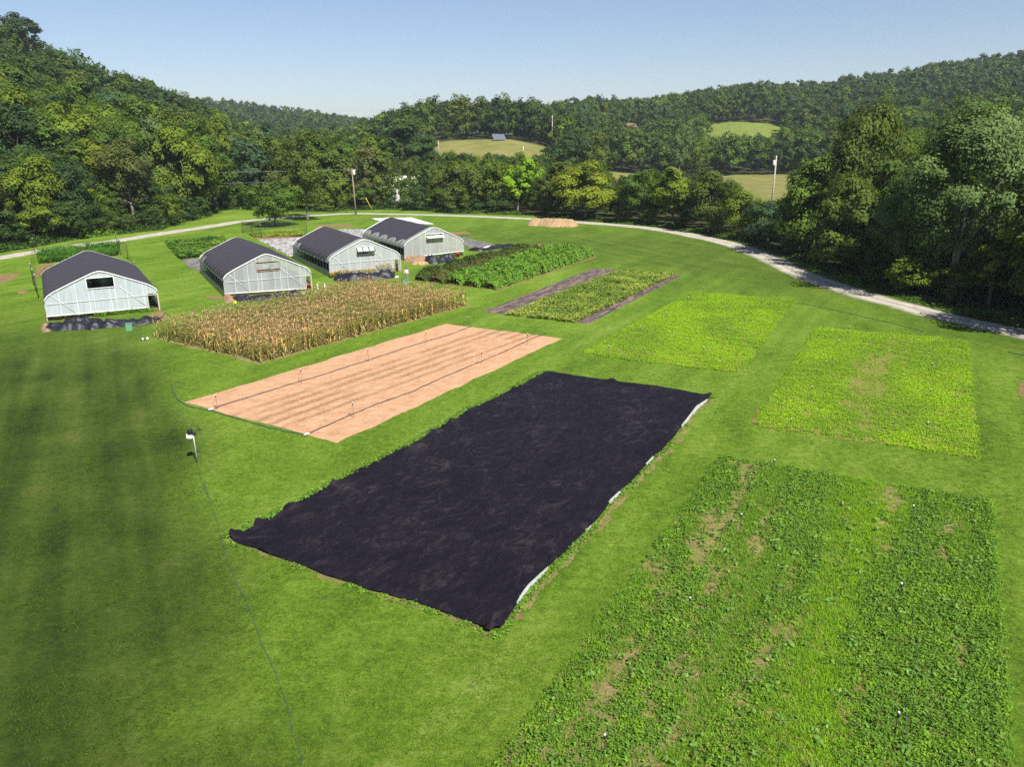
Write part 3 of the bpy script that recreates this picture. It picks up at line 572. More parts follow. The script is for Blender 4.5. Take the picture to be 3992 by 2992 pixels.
# ------------------------------------------------------------------ corn
def corn_proto(seed):
    rng = np.random.default_rng(seed); s = Soup(); h = rng.uniform(1.25, 1.55); tan = rng.random()
    stalk = np.array([(.02, 0), (-.01, .017), (-.01, -.017)]); V = []
    for z in (0, h * .5, h): V += [(x * (1 - z / h * .5), y * (1 - z / h * .5), z) for x, y in stalk]
    Fs = [(i * 3 + k, i * 3 + (k + 1) % 3, (i + 1) * 3 + (k + 1) % 3, (i + 1) * 3 + k) for i in range(2) for k in range(3)]
    s.add((np.array(V), np.array(Fs)), np.array([(.26, .25, .07)] * 6))
    for i in range(12):
        z = h * (.12 + .80 * i / 12); dry = rng.random() < .46 - .1 * (i / 12 - .5) + .3 * (tan - .5)
        a = rng.random() * .7 + (i % 2) * math.pi; D = np.array([math.cos(a), math.sin(a), 0]); B = np.array([-math.sin(a), math.cos(a), 0]); ln = rng.uniform(.42, .66); droop = rng.uniform(.8, 1.7) if dry else rng.uniform(.6, 1.2); w = rng.uniform(.055, .085)
        V = []
        for t in np.linspace(0, 1, 5):
            q = np.array([0, 0, z]) + D * ln * t * (1 - .25 * t * (droop > 1.2)) + np.array([0, 0, 1]) * ln * (.75 * t - droop * t * t * .8)
            ww = w * (1 - (2 * t - .75) ** 2 * .42) * (.12 if t == 1 else 1); tw = rng.normal(0, .25) * B[[1, 0, 2]]
            V += [q - (B + np.array([0, 0, rng.normal(0, .3)])) * ww * .5, q + B * ww * .5]
        Fs = [(2 * k, 2 * k + 1, 2 * k + 3, 2 * k + 2) for k in range(4)]
        c = np.array((.44, .295, .125)) if dry else np.array((.19, .205, .045)); c = c * rng.uniform(.75, 1.2)
        s.add((np.array(V), np.array(Fs)), np.repeat(c[None], 4, 0))
    for i in range(9):
        a = rng.random() * 6.28; l = rng.uniform(.2, .34); D = np.array([math.cos(a), math.sin(a), 0]) * (.25 + .65 * rng.random()) ; q0 = np.array([0, 0, h - .05]); q1 = q0 + D * l * .5 + np.array([0, 0, l * .8]); q2 = q1 + D * l * .6 + np.array([0, 0, -.02]); B = np.array([-math.sin(a), math.cos(a), 0]) * .014
        V = [q0 - B, q0 + B, q1 + B, q1 - B, q2 + B * .6, q2 - B * .6]
        s.add((np.array(V), np.array([(0, 1, 2, 3), (3, 2, 4, 5)])), np.repeat(np.array([(.42, .275, .175)]) * rng.uniform(.8, 1.2), 2, 0))
    return np.concatenate(s.V), np.concatenate(s.F), np.concatenate(s.C)
def corn():
    rng = np.random.default_rng(9); protos = [corn_proto(100 + i) for i in range(8)]
    A = gp(608, 1318); B = gp(1018, 1417); D = gp(1827, 1190); e1 = D - B; e2 = A - B; l1 = np.hypot(*e1); l2 = np.hypot(*e2)
    pl = []
    for i in range(int(l2 / .72) + 1):
        for j in range(int(l1 / .27) + 1):
            if rng.random() < .05: continue
            p = B + e2 / l2 * (i * .72 + .15 + rng.normal(0, .06)) + e1 / l1 * (j * .27 + rng.normal(0, .07) + .1)
            pl.append((p[0], p[1], rng.random() * 6.283, rng.uniform(.80, 1.12), rng.integers(8), i * .72 / l2, j * .27 / l1))
    pl.sort(key=lambda q: math.hypot(q[0], q[1]))
    def tint(q):
        green = np.clip((fbm(q[0] * .22 + 3, q[1] * .22, 3) - .42) * 3 + .45 * q[5] - .35 * q[6] + .25 * (1 - q[6]) * (q[5] > .8), 0, 1)
        return np.array([1.05, .98, .95]) * (1 - green) + np.array([.62, .80, .55]) * green
    meshes = [npmesh('corn_plant', *p[:2], M['dry'], p[2]) for p in protos]
    for q in pl[:300]:
        o = link('corn_plant', meshes[q[4]]); o.location = (q[0], q[1], 0); o.rotation_euler = (rng.normal(0, .04), rng.normal(0, .04), q[2]); o.scale = (q[3],) * 3; o.color = (*tint(q), 1)
        tag(o, 'drying tan corn plant with tassel at the near corner of the corn stand', 'corn plant', 'corn plants at the near corner')
    s = Soup()
    for q in pl[300:]:
        V, Fq, c = protos[q[4]]; ca, sa = math.cos(q[2]), math.sin(q[2]); V2 = np.stack([(V[:, 0] * ca - V[:, 1] * sa) * q[3] + q[0], (V[:, 0] * sa + V[:, 1] * ca) * q[3] + q[1], V[:, 2] * q[3]], -1)
        s.add((V2, Fq), c * tint(q)[None])
    tag(s.build('corn_stand', M['dry']), 'dense stand of drying tan and green corn behind its near corner', 'corn', kind='stuff')
    tag(quad_sheet('bare_soil', [A + (-.3, 0), B + (0, -.4), D + (.3, 0), A + e1], M['weedsoil'], .007, .3, .5, .04, 91), 'littered soil under the corn', 'soil', kind='structure')
corn()
# ------------------------------------------------------------------ leafy crop rows
def crop_rows():
    a = gp(1606, 1092); b = gp(1940, 1133); far = gp(2322, 1002) - gp(1940, 1133); ex = b - a
    tag(quad_sheet('bare_soil', [a - ex * .02, b + ex * .012, b + ex * .012 + far * 1.01, a - ex * .02 + far * 1.01], M['soil'], .009, .2, .5, .04, 92), 'soil under the tall leafy crop rows', 'soil', kind='structure')
    names = ['backmost dark leafy crop row, beside the greenhouses', 'second dark leafy crop row, touching the bright green rows', 'bright green leafy crop row next to the dark rows', 'middle one of the three bright green leafy crop rows', 'frontmost bright green leafy crop row, next to the mulch bed']
    for i in range(5):
        rng = np.random.default_rng(200 + i); s = Soup(); dark = i < 2; n = 11000
        u0 = (i + .5) / 5; W = np.hypot(*ex) / 5; hb = (1.15 if dark else 1.35)
        t = rng.random(n); p0 = a + ex * u0; th = rng.uniform(-.15, math.pi + .15, n)
        bulge = .62 + .75 * fbm(t * 26 + i * 9, t * 0 + i, 4); rr = rng.uniform(.72, 1.05, n) * bulge
        endf = np.clip(np.minimum(t, 1 - t) * 26 + .45, 0, 1)
        cx = np.cos(th) * W * .44 * rr; cz = np.maximum(np.sin(th), -.05) * hb * rr * endf + .12 + rng.random(n) * .06
        exu = ex / np.hypot(*ex); fu = far / np.hypot(*far)
        P = np.stack([p0[0] + far[0] * t + exu[0] * cx, p0[1] + far[1] * t + exu[1] * cx, cz], -1)
        nn = np.stack([exu[0] * np.cos(th), exu[1] * np.cos(th), np.sin(th) * .9 + .3], -1) + rng.normal(0, .42, (n, 3)) - np.stack([fu[0] * (t < .02) * 1.2, fu[1] * (t < .02) * 1.2, 0 * t], -1)
        l = rng.uniform(.17, .33, n); base = np.array([(.052, .080, .018), (.092, .098, .028)][i]) if dark else np.array((.112, .225, .026))
        s.add(leaves(P, nn, l, l * .72, rng), np.clip(base[None] * rng.uniform(.65, 1.3, (n, 1)) * (1 + rng.normal(0, .07, (n, 3))), 0, 1))
        n2 = 1400; t = rng.random(n2); q = np.stack([p0[0] + far[0] * t + exu[0] * rng.normal(0, .3 * W, n2), p0[1] + far[1] * t + exu[1] * rng.normal(0, .3 * W, n2), np.full(n2, hb * .75)], -1)
        s.add(blades(q, rng.uniform(.3, .55, n2), .05, rng.uniform(.2, .8, n2), rng), np.repeat(base[None] * rng.uniform(.8, 1.5, (n2, 1)), 2, 0))
        tag(s.build('crop_row', M['crop']), names[i], 'crop row', 'tall leafy crop rows')
crop_rows()
# ------------------------------------------------------------------ greenhouses
PR = [(-1, 1.62), (-.992, 1.85), (-.965, 2.08), (-.90, 2.33), (-.80, 2.58), (-.6, 3.0), (-.35, 3.5), (-.12, 3.95), (-.04, 4.06), (0, 4.08)]
PR = PR + [(-x, z) for x, z in PR[-2::-1]]
_px = np.array([p[0] for p in PR]); _pz = np.array([p[1] for p in PR])
_ps = np.concatenate([[0], np.cumsum(np.hypot(np.diff(_px) * 4.5, np.diff(_pz)))]); _ps /= _ps[-1]
def prof(s): return np.interp(s, _ps, _px), np.interp(s, _ps, _pz)
def topz(xn): return float(np.interp(xn, _px, _pz))
def greenhouse(origin, rz, W, Ln, film, label, vent, door, zb0, zb1, domes, bays=10, seed=0, midrail=True, cloth_y=(.35, .35), rib_n=1):
    root = tag(empty('greenhouse', (*origin, 0), rz), label, 'greenhouse', 'plastic greenhouses with black shade cloth')
    X = lambda xn: (xn + 1) * W / 2
    bl = Ln / bays
    def shell(y0, y1, s0, s1, off, n, name, mt, par=root):
        ny = int((y1 - y0) / bl * 8) + 1; ys = np.linspace(y0, y1, ny); sv = np.linspace(0, 1, n); V = []
        for y in ys:
            ph = (y / bl) % 1; bul = .075 * abs(math.sin(math.pi * ph)) ** .8
            a, b = s0(y), 1 - s1(y)
            xs, zs = prof(a + (b - a) * sv); cen = np.clip(1 - np.abs(xs), 0, 1)
            V.append(np.stack([X(xs) + xs * (off * .6), np.full(n, y), zs + off + bul * np.clip(cen * 5, 0, 1)], -1))
        return link(name, npmesh(name, np.array(V).reshape(-1, 3), gridfaces(ny, n), mt, smooth=True), par)
    shell(-.04, Ln + .04, lambda y: .0, lambda y: .0, 0, 41, 'roof_film', M['roof_film'])
    rs = np.random.default_rng(seed); jitb = rs.uniform(.7, 1.3, 40)
    def edge(side):
        def f(y):
            k = int(y / bl); ph = (y / bl) % 1; dome = domes(k, side)
            return .015 + (dome * (.75 + .25 * jitb[k]) * .085 if dome else .012) * abs(math.sin(math.pi * ph)) ** .55
        return f
    sc = shell(cloth_y[0], Ln - cloth_y[1], edge(0), edge(1), .05, 45, 'shade_cloth', M['cloth'])
    rb = MB(); xs, zs = prof(np.linspace(.03, .97, 31))
    for y in np.arange(1, bays * rib_n) * (Ln / (bays * rib_n)):
        if cloth_y[0] < y < Ln - cloth_y[1]: rb.tube([(X(x) + x * .05, y, z + .055) for x, z in zip(xs, zs)], .028, 4)
    rb.build('hoop_light_rib', M['rib'], sc)  # raised cloth tubes added along the hoops for the light bands
    # end walls ---------------------------------------------------
    vx0, vx1, vz0, vz1 = vent['rect']
    def endwall(y, front):
        mb = MB(); cuts = sorted(set(list(np.linspace(-1, 1, 41)) + ([vx0, vx1] if front else []) + ([door[0]] if front and door else [])))
        for a, b in zip(cuts[:-1], cuts[1:]):
            if b - a < 1e-6: continue
            m = (a + b) / 2; bot = lambda q: (zb0 + (zb1 - zb0) * (q + 1) / 2) if front else .08
            if front and door and m > door[0]: lo = lambda q: door[1]
            else: lo = bot
            segs = [(lo(a), lo(b), topz(a), topz(b))]
            if front and vx0 < m < vx1: segs = [(lo(a), lo(b), vz0, vz0), (vz1, vz1, topz(a), topz(b))]
            for l0, l1, t0, t1 in segs:
                nz = 5
                for k in range(nz):
                    f0, f1 = k / nz, (k + 1) / nz
                    dy = lambda q, z: y + .035 * (fbm(q * 4 + seed, z * 1.5 + y, 3) - .5) * (1 if front else -1)
                    pts = [(a, l0 + (t0 - l0) * f0), (b, l1 + (t1 - l1) * f0), (b, l1 + (t1 - l1) * f1), (a, l0 + (t0 - l0) * f1)]
                    mb.add([(X(q), dy(q, z), z) for q, z in pts], [(0, 1, 2, 3) if front else (3, 2, 1, 0)], 0, True)
        return mb.build('end_wall', film, root)
    endwall(0, True); endwall(Ln, False)
    # front frame: studs, rails, braces, hoop trim
    mb = MB(); b0 = lambda q: zb0 + (zb1 - zb0) * (q + 1) / 2
    studs = [q for q in np.linspace(-.74, .74, 6)] + [vx0, vx1] + ([door[0]] if door else [])
    for q in studs:
        z1_ = topz(q) - .03; x = X(q)
        if vx0 - .01 < q < vx1 + .01: mb.box((x - .012, -.065, b0(q)), (x + .012, -.035, vz0)); mb.box((x - .012, -.065, vz1), (x + .012, -.035, z1_))
        else: mb.box((x - .012, -.065, b0(q)), (x + .012, -.035, z1_))
    if midrail:
        mb.box((.05, -.072, 1.5), (W - .05, -.037, 1.53))
        for x0, x1 in ((.6, 2.6), (W - .9, W - 3.2)): mb.tube([(x0, -.07, 2.35 if x0 < 1 else .25), (x1, -.07, .25 if x0 < 1 else 2.6)], .018, 5)
    mb.tube([(.0, -.05, b0(-1) + .02), (X(door[0]) if door else W, -.05, b0(door[0] if door else 1) + .02)], .05, 6)
    mb.build('wall_frame', M['whitepaint'], root)
    xs, zs = prof(np.linspace(0, 1, 33))
    for yy in (-.04, Ln + .04): hp = MB(); hp.tube([(X(x), yy, z + .02) for x, z in zip(xs, zs)], .065, 6); hp.build('gable_trim', M['whitefilm'], root)
    fr = MB()
    for k in range(bays + 1):
        y = min(max(k * bl, .05), Ln - .05); fr.tube([(X(x) * .99 + W * .005, y, z - .05) for x, z in zip(xs[::2], zs[::2])], .025, 5)
    for y in np.linspace(.05, Ln - .05, int(Ln / 1.25)):
        for x in (.04, W - .04): fr.box((x - .02, y - .025, 0), (x + .02, y + .025, 1.64))
    for x in (.04, W - .04): fr.box((x - .03, .05, 1.58), (x + .03, Ln - .05, 1.65)); fr.box((x - .02, .05, .70), (x + .02, Ln - .05, .74))
    fr.box((W / 2 - .025, .05, 3.93), (W / 2 + .025, Ln - .05, 3.98)); fr.build('frame', M['metal'], root)
    for x, sx in ((0, -1), (W, 1)):
        ny = 60; ys = np.linspace(.0 if sx < 0 else .9, Ln, ny); zsv = np.linspace(.04, .72, 5); V = []
        for z in zsv: V.append(np.stack([x + sx * (.04 + .05 * fbm(ys * 1.3 + seed, ys * 0 + z * 2, 3) * (z - .0)), ys, np.full(ny, z)], -1))
        link('side_skirt', npmesh('side_skirt', np.array(V).reshape(-1, 3), gridfaces(5, ny), M['roof_film'], smooth=True), root)
        wb = MB(); wb.box((x - .03, .06, .0), (x + .03, Ln - .06, .22)); wb.build('baseboard', M['wood'], root)
    # vent
    fz = MB(); x0, x1 = X(vx0), X(vx1); t = .05
    mt = M[vent.get('frame', 'whitepaint')]
    for a, b in (((x0 - t, -.10, vz0 - t), (x1 + t, -.03, vz0)), ((x0 - t, -.10, vz1), (x1 + t, -.03, vz1 + t)), ((x0 - t, -.10, vz0), (x0, -.03, vz1)), ((x1, -.10, vz0), (x1 + t, -.03, vz1))): fz.box(a, b)
    vf = fz.build('vent_frame', mt, root)
    kind = vent['kind']
    if kind == 'film':
        nx, nz = 30, 14; xs_ = np.linspace(x0, x1, nx); zz = np.linspace(vz0 + .12, vz1 - .12, nz); XX, ZZ = np.meshgrid(xs_, zz, indexing='ij')
        YY = -.06 - .12 * fbm(XX * 3, ZZ * 4, 4) * np.sin((XX - x0) / (x1 - x0) * math.pi)
        link('vent_panel', npmesh('vent_panel', np.stack([XX, YY, ZZ], -1).reshape(-1, 3), gridfaces(nx, nz), film, smooth=True), vf)
        for q in (.33, .66): st = MB(); st.box((x0 + (x1 - x0) * q - .02, .0, vz0), (x0 + (x1 - x0) * q + .02, .03, vz1)); st.build('vent_bar', M['wood'], vf)
    elif kind in ('awning', 'flap'):
        h = vz1 - vz0; st = MB(); ang = R(38 if kind == 'awning' else 68)
        p = lambda q, w: (x0 + (x1 - x0) * q, -.08 - math.sin(ang) * h * .82 * w + (0 if kind == 'awning' else -.0), (vz1 - math.cos(ang) * h * .82 * w) if kind == 'awning' else vz0 + h * .55 - math.cos(ang) * h * .9 * w + .12)
        if kind == 'flap': p = lambda q, w: (x0 + (x1 - x0) * q, -.06 - .62 * w, vz0 + h * .62 - .22 * w)
        V = [p(.01, 0), p(.99, 0), p(.99, 1), p(.01, 1)]; V2 = [(a, b + .03, c + .03) for a, b, c in V]
        st.add(V + V2, [(3, 2, 1, 0), (4, 5, 6, 7), (0, 1, 5, 4), (1, 2, 6, 5), (2, 3, 7, 6), (3, 0, 4, 7)]); pn = st.build('vent_panel', M['whitefilm'] if kind == 'flap' else film, vf)
        if kind == 'awning':
            br = MB()
            for q in (.02, .33, .66, .98): br.tube([p(q, 0), p(q, 1)], .045, 4)
            br.tube([p(.02, 1), p(.98, 1)], .06, 4); br.tube([p(.02, 0), p(.98, 0)], .04, 4); br.build('panel_frame', M['black'], pn)
        else:
            for q in (.25, .6): br = MB(); br.tube([(x0 + (x1 - x0) * q, -.03, vz0), (x0 + (x1 - x0) * q, -.03, vz1)], .025, 5); br.build('vent_bar', M['wood'], vf)
    if door:
        dm = MB(); x = W - .05; dm.box((x - .06, -.10, 0), (x + .06, .02, 1.62)); dm.box((X(door[0]) - .04, -.08, 0), (X(door[0]) + .04, .0, door[1]))
        if door[2]: dm.add([(W - .12, -.05, .05), (W - .55, -.55, .05), (W - .55, -.55, door[1]), (W - .12, -.05, door[1])], [(0, 1, 2, 3)]); 
        dm.build('door_post', M['greypole'], root)
    return root
def crop_in(origin, rz, W, Ln, seed, col, hh, fruit, label, front=False):
    rng = np.random.default_rng(seed); s = Soup(); ca, sa = math.cos(rz), math.sin(rz)
    def tow(x, y, z): return np.stack([origin[0] + x * ca - y * sa, origin[1] + x * sa + y * ca, z + 0 * x], -1)
    if front: n = 700; x = rng.uniform(.40 * W, .93 * W, n); y = rng.uniform(-.55, .1, n); s.add(leaves(tow(x, y, rng.random(n) * .38 * (.6 + .7 * fbm(x * 2, y, 3)) + .03), up(n, rng, .7), .15, .09, rng), jit((.12, .24, .02), rng, n))
    for r in range(5):
        n = 1500; y = rng.uniform(.5 if not front else -.2, Ln - .5, n); x = (r + .5) * W / 5 + rng.normal(0, .28, n); z = rng.random(n) ** .8 * hh * (.7 + .6 * fbm(y * .8, y * 0 + r, 3)) + .05; z = np.where(y < .5, np.minimum(z, .32), z)
        l = rng.uniform(.14, .26, n); s.add(leaves(tow(x, y, z), up(n, rng, .8), l, l * .6, rng), jit(col, rng, n))
        n = 60; y = rng.uniform(.5, Ln - .5, n); x = (r + .5) * W / 5 + rng.normal(0, .3, n); s.add(leaves(tow(x, y, rng.uniform(.2, hh * .8, n)), up(n, rng, 1), .12, .12, rng), jit(fruit, rng, n))
    tag(s.build('greenhouse_crop', M['crop']), label, 'crop', kind='stuff')
    c = [tow(np.array([a]), np.array([b]), 0)[0, :2] for a, b in ((.1, .1), (W - .1, .1), (W - .1, Ln - .1), (.1, Ln - .1))]
    tag(quad_sheet('bare_soil', c, M['soil'], .008, .05, .6, .05, seed), 'soil floor of that greenhouse: ' + label[:30], 'soil', kind='structure')
GH = []
o1 = gp(185, 1254); o2 = gp(877, 1160); o3 = gp(1286, 1081); o4 = gp(1577, 1016)
_r1 = gp(*z1(772, 602), 4.1) - gp(*z1(885, 797), 4.1); rz1 = R(-math.degrees(math.atan2(_r1[0], _r1[1])))
RZ = R(28.2)
nodome = lambda k, s: 0
back2 = lambda k, s: 1 if (k >= 8 and s == 0) else 0
VB = [dict(rect=(-.235, .235, 2.62, 3.52), kind='open'), dict(rect=(-.24, .28, 2.42, 3.32), kind='film', frame='wood'), dict(rect=(-.24, .27, 2.42, 3.26), kind='awning'), dict(rect=(-.28, .30, 2.62, 3.26), kind='flap')]
GSPEC = [(o1, rz1, 9.4, 17.0, M['film1'], 'leftmost greenhouse, bluish end wall with an open dark vent', VB[0], (.80, 1.62, False), .42, .30, nodome, 9),
         (o2, RZ, 9.05, 17.6, M['film2'], 'second greenhouse from the left, clear film gable with closed wood-framed vent', VB[1], (.86, 1.50, False), .34, .10, back2, 10),
         (o3, RZ, 8.9, 17.8, M['film3'], 'third greenhouse from the left with flowers along its gable', VB[2], (.82, 1.52, True), .06, .06, back2, 10),
         (o4, RZ, 8.8, 17.6, M['film4'], 'rightmost greenhouse with grey gable and white vent flap', VB[3], None, .28, .62, lambda k, s: 1.25, 5)]
for i, (o, rz, W, Ln, fm, lab, vent, door, zb0, zb1, dm, bays) in enumerate(GSPEC):
    greenhouse(o, rz, W, Ln, fm, lab, vent, door, zb0, zb1, dm, bays, seed=i * 3, midrail=i != 3, cloth_y=((.12, .1), (.30, .25), (1.25, .25), (1.0, .5))[i], rib_n=1 if i != 3 else 2)
crop_in(o1, rz1, 9.4, 17, 301, (.05, .12, .02), 1.9, (.3, .1, .03), 'leafy crop inside the leftmost greenhouse', True)
crop_in(o2, RZ, 9.05, 17.6, 302, (.075, .06, .025), 1.3, (.40, .05, .02), 'reddish ripe crop inside the second greenhouse')
crop_in(o3, RZ, 8.9, 17.8, 303, (.03, .08, .015), 1.6, (.2, .15, .03), 'green crop inside the third greenhouse')
crop_in(o4, RZ, 8.8, 17.6, 304, (.05, .09, .02), .7, (.25, .1, .04), 'low crop inside the rightmost greenhouse', True)
def flowers():
    rng = np.random.default_rng(61); s = Soup(); a = gp(*z3(505, 910)); b = gp(*z3(1215, 870)); e = b - a; n = 5200
    nrm = np.array([e[1], -e[0]]) / np.hypot(*e)
    t = rng.random(n); w = rng.uniform(.15, 1.35, n); h = (.42 + .65 * fbm(t * 9, w, 3) + .45 * (abs(t - .82) < .12)) * np.clip(1.5 - w * .6, .5, 1)
    P = np.stack([a[0] + e[0] * t + nrm[0] * w, a[1] + e[1] * t + nrm[1] * w, h * rng.random(n) ** .6], -1); l = rng.uniform(.07, .16, n)
    s.add(leaves(P, up(n, rng, .8), l, l * .5, rng), jit((.06, .135, .022), rng, n))
    m = 750; t = rng.random(m); w = rng.uniform(.2, 1.4, m); h = (.50 + .65 * fbm(t * 9, w, 3) + .45 * (abs(t - .82) < .12)) * np.clip(1.5 - w * .6, .5, 1); P = np.stack([a[0] + e[0] * t + nrm[0] * w, a[1] + e[1] * t + nrm[1] * w, h * rng.uniform(.75, 1.1, m)], -1)
    pal = np.array([(.75, .27, .02), (.75, .42, .03), (.7, .55, .08), (.6, .22, .36)])[rng.choice(4, m, p=[.45, .25, .15, .15])]
    s.add(leaves(P, up(m, rng, .4), .11, .11, rng), pal)
    tag(s.build('flowers', M['crop']), 'orange yellow and pink flowers growing along the third greenhouse gable', 'flowers', kind='stuff')
flowers()
def heap(pts, width, h, m, name, label, cat, seed, ends=True, rough=1.0):
    l = resample(pts, 70); d = np.gradient(l, axis=0); d /= np.hypot(*d.T)[:, None]; n = np.stack([-d[:, 1], d[:, 0]], -1); V = []
    t = np.linspace(0, 1, 70); env = np.clip(np.minimum(t, 1 - t) * 9, 0, 1) ** .5; prof_ = (.45 + 1.1 * (fbm(t * 7 + seed, t * 0 + seed, 3))) if rough != .5 else (.75 + .5 * fbm(t * 4 + seed, t * 0 + seed, 4))
    for k, w in enumerate(np.linspace(-1, 1, 21)):
        off = w * width * (.7 + .6 * fbm(t * 5 + seed * 3, t * 0 + (w > 0) * 5, 3)) * (.35 + .65 * env)
        p = l + n * off[:, None]; z = (1 - abs(w) ** 1.7) * h * prof_ * env; z = z * (1 + rough * 1.1 * (fbm(p[:, 0] * 1.5 + seed + 1.2 * fbm(p[:, 1] * 2, p[:, 0] * 2, 3), p[:, 1] * 4.2, 4) - .47)) + .05 * fbm(p[:, 0] * 6, p[:, 1] * 6, 3) * (abs(w) < .95); V.append(np.stack([p[:, 0], p[:, 1], z + .012], -1))
    return tag(link(name, npmesh(name, np.array(V).reshape(-1, 3), gridfaces(21, 70)[:, ::-1], m, smooth=True)), label, cat)
heap(G(z1, (405, 1290), (560, 1290), (760, 1275), (900, 1275)), 1.05, .75, M['plastic'], 'plastic_heap', 'long crumpled black plastic heap in front of the leftmost greenhouse', 'plastic sheet', 1)
heap(G(z1, (860, 1275), (1000, 1262), (1200, 1240), (1390, 1215)), .75, .5, M['plastic'], 'plastic_heap', 'thin black plastic heap trailing to the leftmost greenhouse corner', 'plastic sheet', 2)
heap(G(z2, (950, 1330), (1200, 1325), (1450, 1310), (1850, 1262)), .75, .5, M['plastic'], 'plastic_heap', 'crumpled black plastic heap in front of the second greenhouse', 'plastic sheet', 3)
heap(G(z3, (560, 945), (760, 950), (950, 935), (1220, 910)), 1.0, .75, M['plastic'], 'plastic_heap', 'crumpled black plastic heap in front of the flowers', 'plastic sheet', 4)
heap(G(z3, (1540, 755), (1640, 765), (1740, 750), (1850, 728)), .9, .8, M['plastic'], 'plastic_heap', 'crumpled black plastic heap before the rightmost greenhouse', 'plastic sheet', 5)
heap(G(z4, (55, 390), (160, 395), (290, 375), (455, 345)), .6, .4, M['plastic'], 'plastic_heap', 'black plastic edge bunched on the grey ground sheet', 'plastic sheet', 6)
heap(G(z1, (395, 1260), (410, 1320)), .4, .3, M['bale'], 'straw_heap', 'small tan straw heap at the left end of the longest plastic heap', 'straw', 7)
heap(G(z2, (895, 1310), (960, 1360)), .55, .45, M['bale'], 'straw_heap', 'tan straw heap at the corner of the second greenhouse', 'straw', 8)
heap(G(z3, (1335, 745), (1440, 755), (1530, 735)), .9, .7, M['bale'], 'straw_heap', 'brown straw heap at the corner of the rightmost greenhouse', 'straw', 9)
heap(G(z3, (1400, 775), (1500, 780), (1570, 770)), .5, .35, M['straw'], 'straw_heap', 'golden straw heap in front of the brown straw heap', 'straw', 10)
heap(G(z4, (575, 168), (700, 172), (800, 178), (1000, 183)), 2.2, 1.15, M['straw'], 'wood_chip_heap', 'long tan wood chip heap beside the gravel road', 'wood chips', 11, rough=.5)
heap(G(z1, (875, 1262), (925, 1258), (980, 1256)), .32, .38, M['white'], 'white_sack', 'white sack lying on the black plastic by the leftmost greenhouse', 'sack', 12, rough=.2)
heap(G(z2, (1750, 1240), (1870, 1250)), .25, .15, M['white'], 'white_sack', 'flat white plastic scrap beside the second greenhouse heap', 'sack', 13)
heap(G(z3, (1180, 905), (1245, 920)), .25, .15, M['white'], 'white_sack', 'flat white plastic scrap near the standing person', 'sack', 14)
heap(G(z4, (190, 370), (250, 362)), .3, .2, M['white'], 'white_sack', 'white plastic scrap on the grey ground sheet', 'sack', 15)
# ------------------------------------------------------------------ tufts in the nearer lawn
def lawn_tufts():
    rng = np.random.default_rng(88); n = 90000; a = rng.uniform(-38, 38, n); d = 13.5 + (rng.random(n) ** 1.25) * 50; P = np.stack([d * np.sin(np.radians(a)), d * np.cos(np.radians(a))], -1)
    def inside(c):
        c = [np.asarray(q, float)[:2] for q in c]; s = np.array([np.cross(c[(i + 1) % 4] - c[i], P - c[i]) for i in range(4)]); return (s > -.3).all(0) | (s < .3).all(0)
    k = np.ones(n, bool)
    for c in (weedy_c, green1_c, green2_c, sand_c, sq, [gp(893, 2102), gp(1922, 2472), gp(2774, 1543), gp(2130, 1453)], [gp(608, 1318), gp(1018, 1417), gp(1827, 1190), gp(608, 1318) + gp(1827, 1190) - gp(1018, 1417)]): k &= ~inside(c)
    k &= rng.random(n) < np.clip(fbm(P[:, 0] * .9, P[:, 1] * .9, 5) * 4 - 1.35, .05, 1); P = P[k]; n = len(P)
    t = (P[:, 0] - (-15.6 + (P[:, 1] - 35.8) * -.52)) * .88; r = np.clip((-t + 1) / 3, 0, 1)[:, None]; r = np.maximum(r, .6 * np.clip((P[:, :1] * .8 + P[:, 1:] * .45 - 46) / 10, 0, 1)); s = Soup()  # tufts take on the same painted vignette tone at right and back
    base = np.array([[.105, .185, .016]]) * (1 - r) + np.array([[.048, .092, .010]]) * r; base = base * rng.uniform(.65, 1.35, (n, 1)) * (1 + rng.normal(0, .06, (n, 3)))
    for j in range(5): s.add(blades(np.stack([P[:, 0] + rng.normal(0, .06, n), P[:, 1] + rng.normal(0, .06, n), np.zeros(n)], -1), rng.uniform(.04, .11, n), .018, rng.uniform(.3, 1.0, n), rng), np.repeat(base * rng.uniform(.8, 1.2, (n, 1)), 2, 0))
    tag(s.build('grass_tufts', M['crop']), 'short tufts of mown grass over the nearer lawn', 'grass', kind='stuff'); print('TUFTS', n)
lawn_tufts()
# ------------------------------------------------------------------ small equipment
def bucket(p, m, label, r=.16, h=.36):
    root = tag(empty('bucket', (p[0], p[1], 0)), label, 'bucket'); b = MB(); b.lathe((0, 0, .012), [(r * .8, 0), (r, h), (r * 1.08, h), (r * 1.08, h - .03)], 14); b.build('pail', m, root)
    hd = MB(); hd.tube([(r * math.cos(a), 0, h + r * .9 * math.sin(a)) for a in np.linspace(0, math.pi, 9)], .008, 4); hd.build('handle', M['metal'], root)
bucket(gp(*z2(1900, 1195)), M['red'], 'red bucket at the open corner of the second greenhouse', .24, .5)
bucket(gp(*z3(1893, 698)), M['red'], 'red bucket beside the rightmost greenhouse wall', .26, .5)
bucket(gp(*z3(1832, 690)) + (0, .5), M['white'], 'white bucket beside the rightmost greenhouse wall', .25, .5)
heap(G(z2, (1825, 1165), (1880, 1150)), .4, .55, M['black'], 'black_bag', 'black bag inside the open corner of the second greenhouse', 'bag', 16)
heap(G(z2, (980, 1365), (1020, 1362)), .14, .18, M['yellow'], 'yellow_bag', 'small yellow bag at the end of the second greenhouse heap', 'bag', 17)
